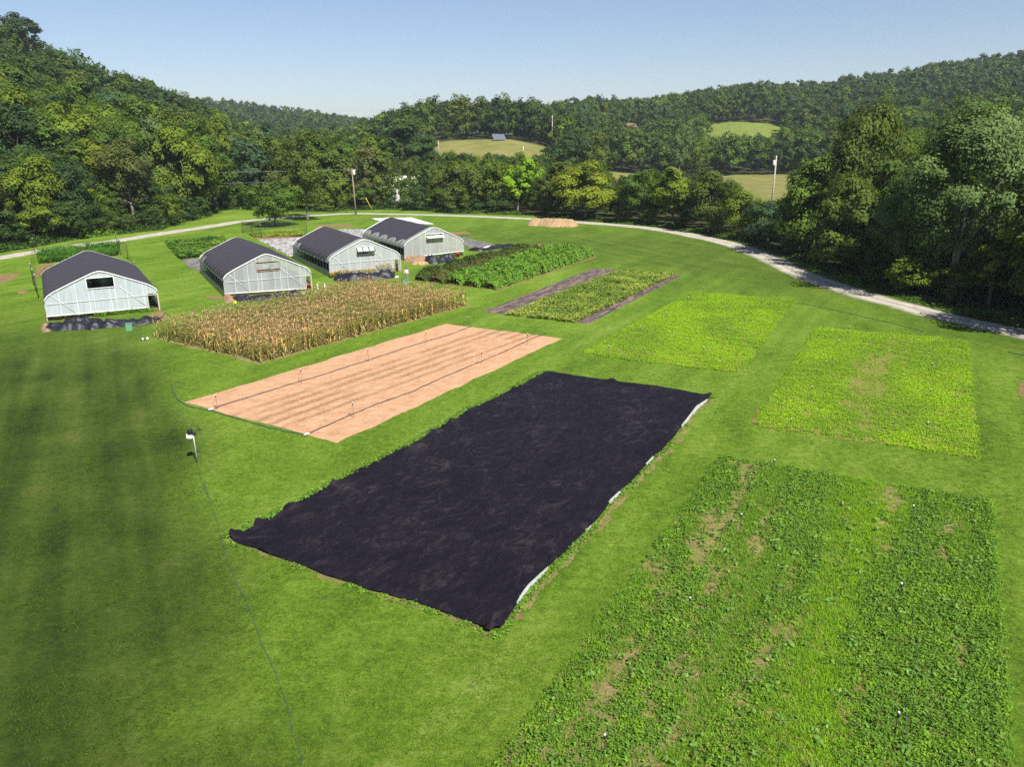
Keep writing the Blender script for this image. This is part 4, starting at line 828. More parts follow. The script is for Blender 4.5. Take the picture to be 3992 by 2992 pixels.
def standpipe(p, h, tap, label):
    root = tag(empty('standpipe', (p[0], p[1], 0)), label, 'standpipe'); b = MB(); b.tube([(0, 0, 0), (0, 0, h)], .06, 10); b.lathe((0, 0, h), [(.075, -.06), (.075, .05), (.03, .08)], 10); b.build('pipe', M['white'], root)
    if tap:
        t = MB(); t.tube([(0, 0, h), (0, 0, h + .18)], .03, 8); t.tube([(-.1, 0, h + .2), (.32, .05, h + .26)], .03, 6); t.build('hydrant_head', M['metal'], root)
standpipe(gp(*z2(2022, 1237)), .85, True, 'white standpipe with metal hydrant head near the second greenhouse')
standpipe(gp(*z2(2107, 1197)), .55, False, 'plain short white standpipe beyond the hydrant standpipe')
def crate(p, label, m, w=.55, d=.38, h=.30, rz=.3, name='crate'):
    root = tag(empty(name, (p[0], p[1], .012), rz), label, 'crate'); b = MB(); t = .025
    b.box((-w / 2, -d / 2, 0), (w / 2, d / 2, t)); 
    for a, c in (((-w / 2, -d / 2, t), (w / 2, -d / 2 + t, h)), ((-w / 2, d / 2 - t, t), (w / 2, d / 2, h)), ((-w / 2, -d / 2 + t, t), (-w / 2 + t, d / 2 - t, h)), ((w / 2 - t, -d / 2 + t, t), (w / 2, d / 2 - t, h))): b.box(a, c)
    b.build('shell', m, root); r = MB()
    for a, c in (((-w / 2 - .02, -d / 2 - .02, h), (w / 2 + .02, -d / 2 + .03, h + .03)), ((-w / 2 - .02, d / 2 - .03, h), (w / 2 + .02, d / 2 + .02, h + .03)), ((-w / 2 - .02, -d / 2 + .03, h), (-w / 2 + .03, d / 2 - .03, h + .03)), ((w / 2 - .03, -d / 2 + .03, h), (w / 2 + .02, d / 2 - .03, h + .03))): r.box(a, c)
    r.build('rim', m, root)
crate(gp(*z1(1120, 1305)), 'pale green valve crate on the grass before the leftmost greenhouse', M['green'], .5, .4, .62, .3)
crate(gp(*z3(1338, 985)), 'green harvest crate at the feet of the standing person', M['green'], .75, .5, .32, .1)
def manifold():
    p = gp(*z1(1250, 1388)); root = tag(empty('valve_manifold', (p[0], p[1], 0), .4), 'small grey and white pipe valve set lying on the lawn by the corn', 'valve'); b = MB(); b.tube([(-.35, 0, .08), (.35, 0, .08)], .05, 8); b.tube([(-.1, 0, .08), (-.1, .25, .1)], .04, 8); b.build('pipe', M['greyhose'], root)
    w = MB(); w.lathe((.2, 0, .08), [(.09, -.05), (.1, .06), (.05, .16)], 10); w.lathe((-.15, 0, .08), [(.07, -.05), (.08, .06), (.04, .14)], 10); w.build('valve', M['white'], root)
manifold()
def pipe(name, pts, r, m, label, cat='hose', z=.02, parent=None):
    p = np.asarray(pts, float); n = max(12, int(np.hypot(*np.diff(p, axis=0).T).sum() / .25)); q = resample(p, n); k = np.hanning(7)[1:-1]; k /= k.sum()
    qs = np.stack([np.convolve(np.pad(q[:, i], 2, mode='reflect', reflect_type='odd'), k, 'valid') for i in (0, 1)], -1); w = (fbm(np.arange(n) * .14, np.arange(n) * 0 + len(pts), 3) - .47) * .22
    mb = MB(); mb.tube([(a + w[i], b, r + z + .03 * noise2(i * .4, 3.0)) for i, (a, b) in enumerate(qs)], r, 6); return tag(mb.build(name, m), label, cat)
pipe('irrigation_pipe', G(zs, (495, 890), (650, 835), (900, 755), (1150, 680), (1500, 575), (1850, 460), (2211, 340)) + G(z3, (1850, 1530), (2040, 1450)), .024, M['greyhose'], 'black irrigation pipe along the far side of the tan soil plot', z=.04)
pipe('irrigation_pipe', G(zs, (1318, 1105), (1500, 1020), (1715, 930), (1900, 850), (2211, 740)) + G(z4, (90, 1385), (280, 1310), (480, 1220), (600, 1160), (720, 1115)), .024, M['greyhose'], 'black irrigation pipe along the near side of the tan soil plot', z=.04)
pipe('irrigation_pipe', G(zs, (155, 672), (175, 740), (205, 800), (300, 858), (490, 893), (600, 925), (850, 1000), (1100, 1065), (1318, 1108)), .022, M['hose'], 'blue grey feeder hose along the front edge of the tan soil plot')
for p, l in ((zs(495, 888), 'far'), (zs(1318, 1104), 'near')):
    q = gp(*p); root = tag(empty('pipe_coupling', (q[0], q[1], .09), .7), 'white coupling at the start of the %s irrigation pipe' % l, 'coupling'); b = MB(); b.tube([(-.17, 0, 0), (-.08, 0, 0), (-.08, 0, 0), (.08, 0, 0), (.17, 0, 0)], [.035, .035, .055, .055, .035], 8); b.build('sleeve', M['white'], root)
HL = G(zs, (205, 815), (265, 960), (330, 1130), (350, 1240), (358, 1325), (378, 1355), (395, 1410), (430, 1525), (470, 1640)) + [gp(*dd(*p)) for p in ((440, 1040), (462, 1110), (477, 1168), (515, 1268), (545, 1335), (580, 1430), (612, 1505), (650, 1640), (668, 1700))]
pipe('garden_hose', HL, .009, M['hose'], 'long blue green hose across the lawn to the weather station', z=.0)
pipe('garden_hose', G(z7, (700, 740), (860, 770), (1000, 800), (1300, 870), (1550, 935)), .018, M['hose'], 'dark hose lying on the lawn behind the two bright crop plots', z=.0)
pipe('garden_hose', G(zg, (2100, 385), (2330, 430)), .025, M['hose'], 'blue hose end on the lawn at the right edge', z=.0)
pipe('irrigation_pipe', G(zg, (1632, 310), (1620, 390), (1640, 440), (1618, 520), (1610, 640), (1612, 780), (1612, 880), (1622, 960), (1610, 1000)), .018, M['greyhose'], 'dark irrigation pipe through the thin middle cover crop plot', z=.0)
pipe('irrigation_pipe', G(zw, (1145, 385), (1115, 620), (1105, 800), (1100, 1000), (1112, 1180), (1100, 1290), (1075, 1400), (1070, 1640)), .03, M['greyhose'], 'dark irrigation pipe through the near weedy plot', z=.04)
pipe('garden_hose', G(z1, (1425, 1150), (1410, 1185), (1340, 1235), (1200, 1275), (1150, 1260)), .03, M['hose'], 'grey hose from the leftmost greenhouse corner to the green crate', z=.02)
# sprinklers
def sprinkler_proto():
    root = empty('sprinkler', (0, 0, 0)); b = MB(); b.tube([(0, 0, 0), (.005, 0, .45), (0, 0, .84)], .009, 6); b.build('stake', M['tube'], root)
    h = MB(); h.lathe((0, 0, .80), [(.02, 0), (.036, .02), (.036, .10), (.022, .12)], 10); h.build('body', M['black'], root)
    c = MB(); c.lathe((0, 0, .905), [(.02, .01), (.031, .02), (.031, .055), (.02, .068), (.008, .072)], 10); c.build('nozzle', M['white'], root)
    t = MB(); t.tube([(.02, .0, .8), (.13, .02, .68), (.20, .05, .42), (.16, .06, .16), (.05, .05, .04)], .006, 5); t.build('feed_tube', M['tube'], root); return root
def dup(root, loc, rz):
    r = root.copy(); C.objects.link(r); r.location = loc; r.rotation_euler = (0, 0, rz)
    for ch in root.children: c = ch.copy(); C.objects.link(c); c.parent = r
    return r
ORD = ['first', 'second', 'third', 'fourth', 'fifth', 'sixth', 'seventh', 'eighth', 'ninth', 'tenth', 'eleventh', 'twelfth', 'thirteenth', 'fourteenth', 'fifteenth', 'sixteenth', 'seventeenth', 'eighteenth', 'nineteenth', 'twentieth']
def sprinklers():
    base = sprinkler_proto(); used = [0]; rg = random.Random(4)
    ln = lambda f, tops: [f(*t) for t in tops]
    rowsets = [('on the far pipe of the tan soil plot', ln(zs, [(532, 750), (1265, 530), (1843, 357)]) + ln(z3, [(1550, 1500), (2003, 1340)])), ('on the near pipe of the tan soil plot', ln(zs, [(1712, 818)]) + ln(z4, [(170, 1263), (562, 1105)])),
               ('left in the cover crop beside the squash', ln(z4, [(1265, 1210), (1538, 1045), (1765, 920), (1950, 792), (2087, 710)])), ('right in the cover crop beside the squash', ln(zg, [(73, 350), (238, 220), (354, 113), (467, 27)])),
               ('left in the cover crop with thin middle', ln(zg, [(660, 825), (795, 610), (897, 442), (979, 302), (1050, 210)])), ('on the pipe of the thin middle cover crop', ln(zg, [(1575, 850), (1590, 628), (1602, 455), (1612, 300)])),
               ('on the left side of the weedy plot', ln(zv, [(958, 1370), (1663, 260)]) + ln(zw, [(245, 385), (408, 117)])), ('on the pipe of the weedy plot', ln(zw, [(1035, 1380), (1043, 735), (1109, 347)]))]
    for where, tops in rowsets:
        for i, t in enumerate(tops):
            p = gp(*t, .97); h = 1.0
            o = base if not used[0] else dup(base, (0, 0, 0), 0); used[0] = 1
            o.location = (p[0], p[1], 0); o.rotation_euler = (rg.gauss(0, .03), rg.gauss(0, .03), rg.uniform(1.5, 4.5)); tag(o, 'sprinkler stake %s, %s from near end' % (where, ORD[i]), 'sprinkler', 'sprinkler stakes in the plots')
sprinklers()
def weather():
    p = gp(*zs(376, 1340)); root = tag(empty('weather_station', (p[0], p[1], 0), .3), 'pole mounted weather station with white box and dark sensor on the left lawn', 'weather station')
    b = MB(); b.tube([(0, 0, 0), (-.02, 0, 1.55)], .03, 8); b.build('pole', M['metal'], root)
    s = MB(); s.lathe((-.16, 0, 1.32), [(.07, 0), (.12, .03), (.12, .05), (.095, .06), (.12, .09), (.12, .11), (.095, .12), (.12, .15), (.12, .19), (.08, .21)], 14); s.box((-.33, -.08, 1.36), (-.27, .08, 1.54)); s.build('sensor_box', M['white'], root)
    k = MB(); k.lathe((-.14, 0, 1.54), [(.13, 0), (.14, .04), (.12, .22), (.125, .24)], 14); k.box((-.02, -.05, 1.46), (.12, .05, 1.58)); k.build('rain_cup', M['black'], root)
    a = MB(); a.tube([(.06, 0, 1.55), (.22, 0, 1.80), (.30, 0, 1.84)], .014, 6); a.lathe((.30, 0, 1.70), [(.02, 0), (.05, .03), (.02, .08)], 8)
    a.box((.22, -.012, 1.84), (.24, .012, 2.0)); 
    for q in (0, 2.1, 4.2): a.lathe((.30 + .08 * math.cos(q), .08 * math.sin(q), 1.69), [(.01, 0), (.03, .02), (.03, .04)], 6)
    a.build('anemometer', M['black'], root)
weather()
# ------------------------------------------------------------------ netting fences
def net_fence(pts, h, label):
    pts = [np.asarray(p, float) for p in pts]; root = tag(empty('netting_fence', (pts[0][0], pts[0][1], 0)), label, 'fence'); o = pts[0]
    for p in pts:
        b = MB(); q = p - o; b.tube([(q[0], q[1], 0), (q[0] + .03, q[1], h + .1)], .035, 6); b.build('post', M['black'], root)
        c = MB(); c.lathe((q[0] + .03, q[1], h + .1), [(.04, 0), (.045, .1), (.02, .12)], 8); c.build('post_cap', M['white'], root)
    V = []; Fs = []; UV = []
    for a, b in zip(pts[:-1], pts[1:]):
        l = np.hypot(*(b - a)); n = 8
        for k in range(n):
            for t in (k / n, (k + 1) / n):
                q = a + (b - a) * t - o; sag = .12 * math.sin(math.pi * t)
                V += [(q[0], q[1], .02), (q[0], q[1], h - sag)]; UV += [(l * t, 0), (l * t, h)]
            i = len(V) - 4; Fs.append((i, i + 2, i + 3, i + 1))
    me = bpy.data.meshes.new('netting'); me.from_pydata(V, [], Fs); uv = me.uv_layers.new(name='UVMap')
    for li, lp in enumerate(me.loops): uv.data[li].uv = UV[lp.vertex_index]
    me.materials.append(M['net']); link('netting', me, root)
_c, _s = math.cos(rz1), math.sin(rz1)
def loc1(x, y): return np.array([o1[0] + x * _c - y * _s, o1[1] + x * _s + y * _c])
net_fence([loc1(-.6, 13.5), loc1(-.8, 18), loc1(-1.0, 23), gp(*z1(305, 655))], 2.3, 'black netting fence on the left of the bean patch, ending at the road side')
net_fence([loc1(9.2, 17.6), gp(*z1(1105, 690)), gp(*z1(1040, 655)), gp(*z1(1015, 605))], 2.3, 'black netting fence on the right of the bean patch')
net_fence([gp(*z2(1325, 560)), gp(*z2(1205, 505)), gp(*z2(1088, 500)), gp(*z2(1378, 460)), gp(*z2(1730, 440)), gp(*z2(1885, 500))], 2.0, 'thin green black netting fence round the yellow-green strip')
# ------------------------------------------------------------------ poles and wires
def ph(base, ytop):
    lo, hi = 0, 60
    for _ in range(40):
        m = (lo + hi) / 2
        if px(base[0], base[1], base[2] + m)[1] > ytop: lo = m
        else: hi = m
    return lo
def atd(x, y, d):
    r = ray(x, y); k = d / math.hypot(r[0], r[1]); X_, Y_ = r[0] * k, r[1] * k; return np.array([X_, Y_, float(hgt(X_, Y_))])
WIRES = []
def upole(base, h, m, label, xf=True, arm=True, r=.15, lean=(0, 0)):
    root = tag(empty('utility_pole', tuple(base)), label, 'utility pole'); b = MB(); tx, ty = lean; b.tube([(0, 0, -.2), (tx * .5, ty * .5, h * .5), (tx, ty, h)], [r, r * .85, r * .65], 10); b.build('shaft', m, root)
    if arm:
        a = MB(); a.box((tx - .9, ty - .06, h - .45), (tx + .9, ty + .06, h - .33)); a.build('crossarm', m, root)
        for q in (-.8, 0, .8): i_ = MB(); i_.lathe((tx + q, ty, h - .33), [(.04, 0), (.06, .05), (.06, .14), (.03, .18)], 8); i_.build('insulator', M['white'], root)
    if xf:
        t = MB(); t.lathe((tx + (.42 if xf > 0 else -.42), ty - .1, h - 1.9 * abs(xf)), [(.22, 0), (.26, .05), (.26, .85), (.2, .95), (.06, 1.1)], 14); t.build('transformer', M['steel'], root)
    return root
b1 = gp(1388, 836); b1 = np.array([*b1, 0.]); h1 = ph(b1, 657)
upole(b1, h1, M['pole'], 'brown wooden utility pole with crossarm beside the gravel road', .7, True, .17, (-.25, 0))
gy = MB(); gtop = np.array([b1[0] - .2, b1[1], h1 - 1]); ga = np.array([*gp(*z3(985, 217)), 0.]); gl = gtop * .33 + ga * .67
cab = MB(); cab.tube([gtop, ga], .02, 4); w0 = tag(cab.build('guy_wire', M['metal']), 'guy wire from the brown utility pole to the verge', 'guy wire'); gy.tube([ga, ga * .62 + gtop * .38], .06, 6); gy.build('guard', M['yellow'], w0)
bR = atd(3008, 800, 172); upole(bR, ph(bR, 607), M['greypole'], 'bleached utility pole with grey transformer before the brown meadow', -1.0, False, .2, (.15, 0))
bK = atd(1710, 586, 300); upole(bK, ph(bK, 545), M['greypole'], 'bleached bare pole at the left end of the knoll meadow', 0, False, .22)
bL = atd(2153, 560, 345); upole(bL, ph(bL, 450), M['greypole'], 'bleached pole rising from the trees right of the knoll meadow', 0, False, .25)
bM_ = atd(2040, 585, 300); upole(bM_, ph(bM_, 569), M['siding'], 'short white post at the front of the knoll meadow', 0, False, .2)
def wire(a, b, label, sag=1.0, r=.018):
    a = np.asarray(a, float); b = np.asarray(b, float); mb = MB(); mb.tube([tuple(a * (1 - t) + b * t - np.array([0, 0, sag * 4 * t * (1 - t)])) for t in np.linspace(0, 1, 24)], r, 4); tag(mb.build('power_line', M['metal']), label, 'power line')
farL = np.array([-150, 168, 13.0])
wire(b1 + (-.3, 0, h1 - .1), farL, 'upper power line running left from the brown utility pole', 1.5)
wire(b1 + (-.25, 0, h1 - 2.4), farL - (0, 0, 2.2), 'lower power line running left from the brown utility pole', 1.5)
def solar():
    p = atd(1945, 541, 333); root = tag(empty('solar_array', tuple(p), .25), 'tilted solar panel array on the crest of the knoll meadow', 'solar panel'); w = 5.2; b = MB(); b.box((-w / 2, -1.5, .6), (w / 2, -1.42, .68)); 
    for q in (-2.2, 0, 2.2): b.tube([(q, -1.3, 0), (q, -1.3, .7)], .08, 6); b.tube([(q, 1.3, 0), (q, 1.3, 2.3)], .08, 6)
    b.build('support', M['metal'], root); a = MB()
    for k in range(4): x0 = -w / 2 + k * w / 4; a.add([(x0 + .04, -1.6, .62), (x0 + w / 4 - .04, -1.6, .62), (x0 + w / 4 - .04, 1.6, 2.5), (x0 + .04, 1.6, 2.5), (x0 + .04, -1.6, .56), (x0 + w / 4 - .04, -1.6, .56), (x0 + w / 4 - .04, 1.6, 2.44), (x0 + .04, 1.6, 2.44)], [(0, 1, 2, 3), (7, 6, 5, 4), (0, 4, 5, 1), (1, 5, 6, 2), (2, 6, 7, 3), (3, 7, 4, 0)])
    a.build('panel', M['solar'], root)
solar()
def house(p, rz, w, d, h, rh, roofm, label, windows=True):
    root = tag(empty('house', tuple(p), rz), label, 'house'); b = MB(); b.box((-w / 2, -d / 2, -.5), (w / 2, d / 2, h)); b.add([(-w / 2, -d / 2, h), (-w / 2, d / 2, h), (-w / 2, 0, h + rh)], [(0, 1, 2)]); b.add([(w / 2, -d / 2, h), (w / 2, d / 2, h), (w / 2, 0, h + rh)], [(0, 2, 1)]); b.build('wall', M['siding'], root)
    r = MB(); o = .4; t = .12
    for s_ in (-1, 1): V = [(-w / 2 - o, s_ * (d / 2 + o), h - o * rh / (d / 2)), (w / 2 + o, s_ * (d / 2 + o), h - o * rh / (d / 2)), (w / 2 + o, 0, h + rh + .02), (-w / 2 - o, 0, h + rh + .02)]; r.add(V + [(x, y, z + t) for x, y, z in V], [(0, 1, 2, 3), (7, 6, 5, 4), (0, 4, 5, 1), (1, 5, 6, 2), (3, 7, 4, 0)])
    r.build('roof', roofm, root)
    if windows:
        for q in (-.3, .0, .3): wn = MB(); wn.box((w * q - .5, -d / 2 - .04, 1.0), (w * q + .5, -d / 2 - .003, 2.2)); wn.build('window', M['window'], root)
hp_ = min((atd(2466, 500, q_) for q_ in range(400, 540, 3)), key=lambda q_: abs(ph(q_, 480) - 4.6)); house(hp_, .3, 8, 6, 2.8, 1.8, M['redroof'], 'small house with a faded red roof among the distant trees')
hp_ = atd(770, 800, 205); house((hp_[0], hp_[1], hp_[2]), -.2, 12, 6, 3.4, 1.5, M['whitefilm'], 'white roofed house glimpsed through the trees behind the leftmost greenhouses')
hp_ = atd(1600, 770, 215); house(hp_, .5, 13, 7, 4.0, 2.0, M['siding'], 'white house half hidden behind the trees right of the brown utility pole')
# ------------------------------------------------------------------ people
def skinned(name, verts, edges, radii, m, parent, sub=2):
    me = bpy.data.meshes.new(name); me.from_pydata(verts, edges, []); o = link(name, me, parent); me.materials.append(m)
    sk = o.modifiers.new('skin', 'SKIN'); sk.use_smooth_shade = True
    for i, r in enumerate(radii): me.skin_vertices[0].data[i].radius = (r, r)
    me.skin_vertices[0].data[0].use_root = True; su = o.modifiers.new('sub', 'SUBSURF'); su.levels = sub; su.render_levels = sub; return o
def person(p, rz, label, shirt, bend=0.0, bare=False):
    root = tag(empty('person', tuple(p), rz), label, 'person')
    def T(x, y, z):       # bend the torso forward about the hips
        if z > .92 and bend: dz = z - .92; return (x, y - dz * math.sin(bend) , .92 + dz * math.cos(bend) + (y * math.sin(bend) if 0 else 0))
        return (x, y, z)
    V = [T(0, 0, .93), T(0, .01, 1.12), T(0, .01, 1.33), T(0, 0, 1.44), T(0, -.02, 1.51), T(0, -.045, 1.60), T(0, -.06, 1.68)]; r = [.13, .125, .14, .075, .055, .092, .075]; Eg = [(0, 1), (1, 2), (2, 3), (3, 4), (4, 5), (5, 6)]
    for s_ in (-1, 1):
        n = len(V); V += [(s_ * .09, 0, .86), (s_ * .11, -.015, .48), (s_ * .12, .02, .09), (s_ * .125, -.02, .04), (s_ * .14, -.17, .035)]; r += [.095, .062, .042, .045, .035]; Eg += [(0, n), (n, n + 1), (n + 1, n + 2), (n + 2, n + 3), (n + 3, n + 4)]
        n = len(V); V += [T(s_ * .19, 0, 1.39), T(s_ * .255, .04, 1.12), T(s_ * .13, -.19, 1.02), T(s_ * .07, -.25, 1.03)]; r += [.058, .043, .034, .032]; Eg += [(2, n), (n, n + 1), (n + 1, n + 2), (n + 2, n + 3)]
        h = V[-1]
        for k in range(4): m_ = len(V); V += [(h[0] - s_ * .03, h[1] - .045, h[2] + .025 - k * .018), (h[0] - s_ * .065, h[1] - .05 + .004 * k, h[2] + .015 - k * .018)]; r += [.009, .008]; Eg += [(n + 3, m_), (m_, m_ + 1)]
        m_ = len(V); V += [(h[0] - s_ * .01, h[1] - .02, h[2] + .05)]; r += [.010]; Eg += [(n + 3, m_)]
    body = skinned('body', V, Eg, r, M['skin'], root)
    f = MB(); hc = Vector(T(0, -.045, 1.61))
    for s_ in (-1, 1): f.lathe((hc[0] + s_ * .035, hc[1] - .085, hc[2] + .005), [(.004, -.008), (.011, 0), (.004, .008)], 6)
    f.build('eyes', M['black'], body); ns = MB(); ns.lathe((hc[0], hc[1] - .092, hc[2] - .035), [(.016, 0), (.013, .02), (.006, .045)], 6); ns.box((hc[0] - .025, hc[1] - .09, hc[2] - .066), (hc[0] + .025, hc[1] - .07, hc[2] - .058)); ns.build('nose_and_mouth', M['skin'], body)
    hr = MB(); c = T(0, -.025, 1.64); Vh = []; Fh = []
    for i in range(7):
        th = i / 6 * 1.75
        for k in range(14): q = k / 14 * 6.283; rr = .112 + .01 * math.sin(k * 5 + i * 3); Vh.append((c[0] + rr * math.sin(th) * math.cos(q), c[1] + .015 + rr * 1.1 * math.sin(th) * math.sin(q) + .02 * (th > 1.2), c[2] + rr * math.cos(th) * 1.05 + (.06 if (math.sin(q) < -.3 and th > 1.3) else 0)))
    for i in range(6):
        for k in range(14): Fh.append((i * 14 + k, i * 14 + (k + 1) % 14, (i + 1) * 14 + (k + 1) % 14, (i + 1) * 14 + k))
    hr.add(Vh, Fh, 0, True); hr.build('hair', M['hair'], root)
    if shirt is not None:
        V = [T(0, .005, .86), T(0, .01, 1.10), T(0, .01, 1.32), T(0, 0, 1.43)]; r = [.165, .15, .155, .095]; Eg = [(0, 1), (1, 2), (2, 3)]
        for s_ in (-1, 1): n = len(V); V += [T(s_ * .195, 0, 1.385), T(s_ * .26, .04, 1.12), T(s_ * .15, -.17, 1.03)]; r += [.075, .06, .05]; Eg += [(2, n), (n, n + 1), (n + 1, n + 2)]
        skinned('shirt', V, Eg, r, shirt, root)
    V = [(0, 0, .96), (0, 0, .86)]; r = [.16, .165]; Eg = [(0, 1)]
    for s_ in (-1, 1): n = len(V); V += [(s_ * .095, 0, .80), (s_ * .115, -.01, .46)]; r += [.118, .092]; Eg += [(1, n), (n, n + 1)]
    skinned('shorts', V, Eg, r, M['shorts'], root)
    return root
pp = gp(*z3(1343, 968)); pr_ = person((*pp, 0), R(8), 'person standing by the crop rows in a pale patterned shirt, looking down', M['shirt']); pr_.scale = (.97,) * 3
for x, y, lab, sh, bd in ((665, 322, 'bare shouldered person bending in the crop rows, head showing', None, .35), (765, 327, 'light clothed person bending in the crop rows, head showing', M['siding'], .3)):
    q = gp(*z4(x, y), 1.60); person((*q, 0), R(20), lab, sh, bd)
# ------------------------------------------------------------------ trees
def crown_arrays(seed, H, W, cb, lobes, nleaf, ll, shape='round', gap=0.0, sub=9):
    rng = np.random.default_rng(seed); cz = (H + cb) / 2; rad = np.array([W / 2, W / 2, (H - cb) / 2]); LC = []; LR = []
    for i in range(lobes):
        zf = rng.uniform(-.85, .92) if shape != 'spread' else rng.uniform(-.5, .85)
        a = i * 2.39996 + rng.normal(0, .4); rh = math.sqrt(max(.05, 1 - zf * zf * .9))
        if shape == 'cone': rh = max(.12, (.95 - zf) * .55)
        if shape == 'oval': rh *= .95 - .25 * abs(zf)
        if shape == 'vase': rh = .35 + .6 * (zf + .85) / 1.7 if zf < .55 else .75
        k = rng.uniform(.45, .86) if zf < .6 else rng.uniform(.1, .6)
        LC.append(np.array([0, 0, cz]) + rad * np.array([math.cos(a) * rh * k * rng.uniform(.85, 1.12), math.sin(a) * rh * k * rng.uniform(.85, 1.12), zf * rng.uniform(.72, .92)])); LR.append(W * rng.uniform(.13, .23) * (1 if shape != 'cone' else .75))
    LC = np.array(LC); LR = np.array(LR); cnt = np.maximum(3, (nleaf * LR ** 2 / (LR ** 2).sum())).astype(int); P = []; Nn = []; T = []
    for c, r, n in zip(LC, LR, cnt):
        d = rng.normal(size=(sub, 3)); d[:, 2] = np.abs(d[:, 2]) * 1.1 - .45; d /= np.linalg.norm(d, axis=1, keepdims=True); out = (c - [0, 0, cz]) / rad; d += out * .55; d /= np.linalg.norm(d, axis=1, keepdims=True)
        sc = c + d * r * rng.uniform(.6, 1.05, (sub, 1)); st = rng.uniform(.80, 1.2, sub); keep = rng.random(sub) > gap; w = keep / max(1, keep.sum()) if keep.any() else np.ones(sub) / sub
        k = rng.choice(sub, n, p=w); q = rng.normal(size=(n, 3)); q /= np.linalg.norm(q, axis=1, keepdims=True) + 1e-9; q = q * (rng.random((n, 1)) ** .45)
        p = sc[k] + q * r * .50 * np.array([1, 1, .8]); P.append(p); nn = (p - sc[k]) / (r * .5) * .55 + d[k] * .75 + (p - c) / r * .35 + np.array([0, 0, .35]) + rng.normal(0, .26, (n, 3)); Nn.append(nn); T.append(st[k] * rng.uniform(.86, 1.16, n))
    P = np.concatenate(P); Nn = np.concatenate(Nn); T = np.concatenate(T); n = len(P); l = ll * rng.uniform(.7, 1.3, n)
    V, Fq = leaves(P, Nn, l, l * .66, rng); hue = rng.normal(0, .06, (n, 1)); col = T[:, None] * np.concatenate([1 + hue, np.ones((n, 1)), 1 - hue], 1)
    return V, Fq, np.clip(col, 0, 3), LC
def trunk_mesh(seed, H, cb, LC, fork=False, r0=None):
    rg = random.Random(seed); mb = MB(); r0 = r0 or H * .017; top = cb + (H - cb) * .6
    stems = [(0, 0)] if not fork else [(-.25, .05), (.22, -.1), (.05, .25)]
    for sx, sy in stems:
        ex = sx * 6; ey = sy * 6; pts = [(sx * .6 + (ex - sx) * (t ** 1.3) * .5 + rg.gauss(0, .08) * (t > 0), sy * .6 + (ey - sy) * (t ** 1.3) * .5 + rg.gauss(0, .08) * (t > 0), top * t - (.3 if t == 0 else 0)) for t in (0, .12, .3, .55, .8, 1)]
        k = .75 if fork else 1; mb.tube(pts, [r0 * 1.35 * k, r0 * k, r0 * .85 * k, r0 * .65 * k, r0 * .4 * k, r0 * .2 * k], 7)
    for c in LC[rg.sample(range(len(LC)), min(8, len(LC)))]:
        z0 = cb * rg.uniform(.6, 1.0) + (c[2] - cb) * .25; z0 = max(cb * .5, min(z0, top * .95)); m = (c[0] * .45, c[1] * .45, z0 + (c[2] - z0) * .6); mb.tube([(0, 0, z0), m, tuple(c)], [r0 * .42, r0 * .26, r0 * .1], 5)
    return mb
PROT = []     # (kind, unit height, unit width, crown mesh, trunk mesh)
def proto(kind, seed, H, W, cb, lobes, nleaf, ll, shape, gap=0.0, fork=False, bark='bark', r0=None):
    V, Fq, c, LC = crown_arrays(seed, H, W, cb, lobes, nleaf, ll, shape, gap)
    cm = npmesh('crown', V, Fq, M['leaf'], c); tb = trunk_mesh(seed, H, cb, LC, fork, r0)
    tm = bpy.data.meshes.new('trunk'); tm.from_pydata(tb.v, [], tb.f); tm.materials.append(M[bark]); tm.polygons.foreach_set('use_smooth', [True] * len(tb.f)); tm.update()
    PROT.append((kind, H, W, cm, tm)); return len(PROT) - 1
K = {}
K['round'] = [proto('broadleaf_tree', 1000 + i, 12, 10, 2.2, 26, 9500, .42, 'round') for i in range(3)]
K['low'] = [proto('broadleaf_tree', 1010 + i, 12, 11, .9, 28, 9500, .44, 'round', .05) for i in range(3)]
K['oval'] = [proto('broadleaf_tree', 1020 + i, 12, 7.5, 2.0, 24, 8500, .40, 'oval', .05) for i in range(3)]
K['spread'] = [proto('broadleaf_tree', 1030 + i, 12, 12, 3.2, 26, 8500, .40, 'spread', .15, True) for i in range(3)]
K['sparse'] = [proto('broadleaf_tree', 1040 + i, 12, 8.5, 2.0, 24, 4200, .38, 'vase', .35, False, 'palebark') for i in range(2)]
K['cedar'] = [proto('cedar_tree', 1050 + i, 12, 5.5, .6, 30, 6500, .36, 'cone') for i in range(2)]
K['cotton'] = [proto('cottonwood_tree', 1060, 21, 15, 3.0, 60, 34000, .34, 'oval', .25, True, 'palebark')]
K['ragged'] = [proto('broadleaf_tree', 1070 + i, 12, 8.0, 1.8, 15, 5200, .42, 'vase', .3) for i in range(2)]
COLS = {'dark green': (.050, .092, .020), 'mid green': (.074, .128, .018), 'yellow-green': (.125, .178, .018), 'leaf green': (.084, .138, .018), 'olive': (.086, .120, .020), 'deep green': (.038, .072, .022), 'lime': (.22, .38, .02), 'grey-green': (.108, .165, .050), 'golden green': (.165, .20, .018), 'bluish green': (.052, .098, .040), 'brownish olive': (.092, .108, .028)}
TR = []
def add_tree(x, y, h, kind, colname, w=None, zone=None, label=None, rz=None, rng=RNG):
    ks = K[kind]; k = ks[int(rng.integers(len(ks)))]; TR.append(dict(x=float(x), y=float(y), z=float(hgt(x, y)), h=float(h), w=float(w or h * PROT[k][2] / PROT[k][1] * rng.uniform(.9, 1.15)), k=k, kind=kind, col=colname, zone=zone, label=label, rz=rng.random() * 6.283 if rz is None else rz))
def tree_px(xpx, d, ytop, wpx, kind, colname, label=None, zone=None):
    b = atd(xpx, 560, d); h = ph(b, ytop); add_tree(b[0], b[1], h, kind, colname, wpx / F * d * 1.02, zone, label)
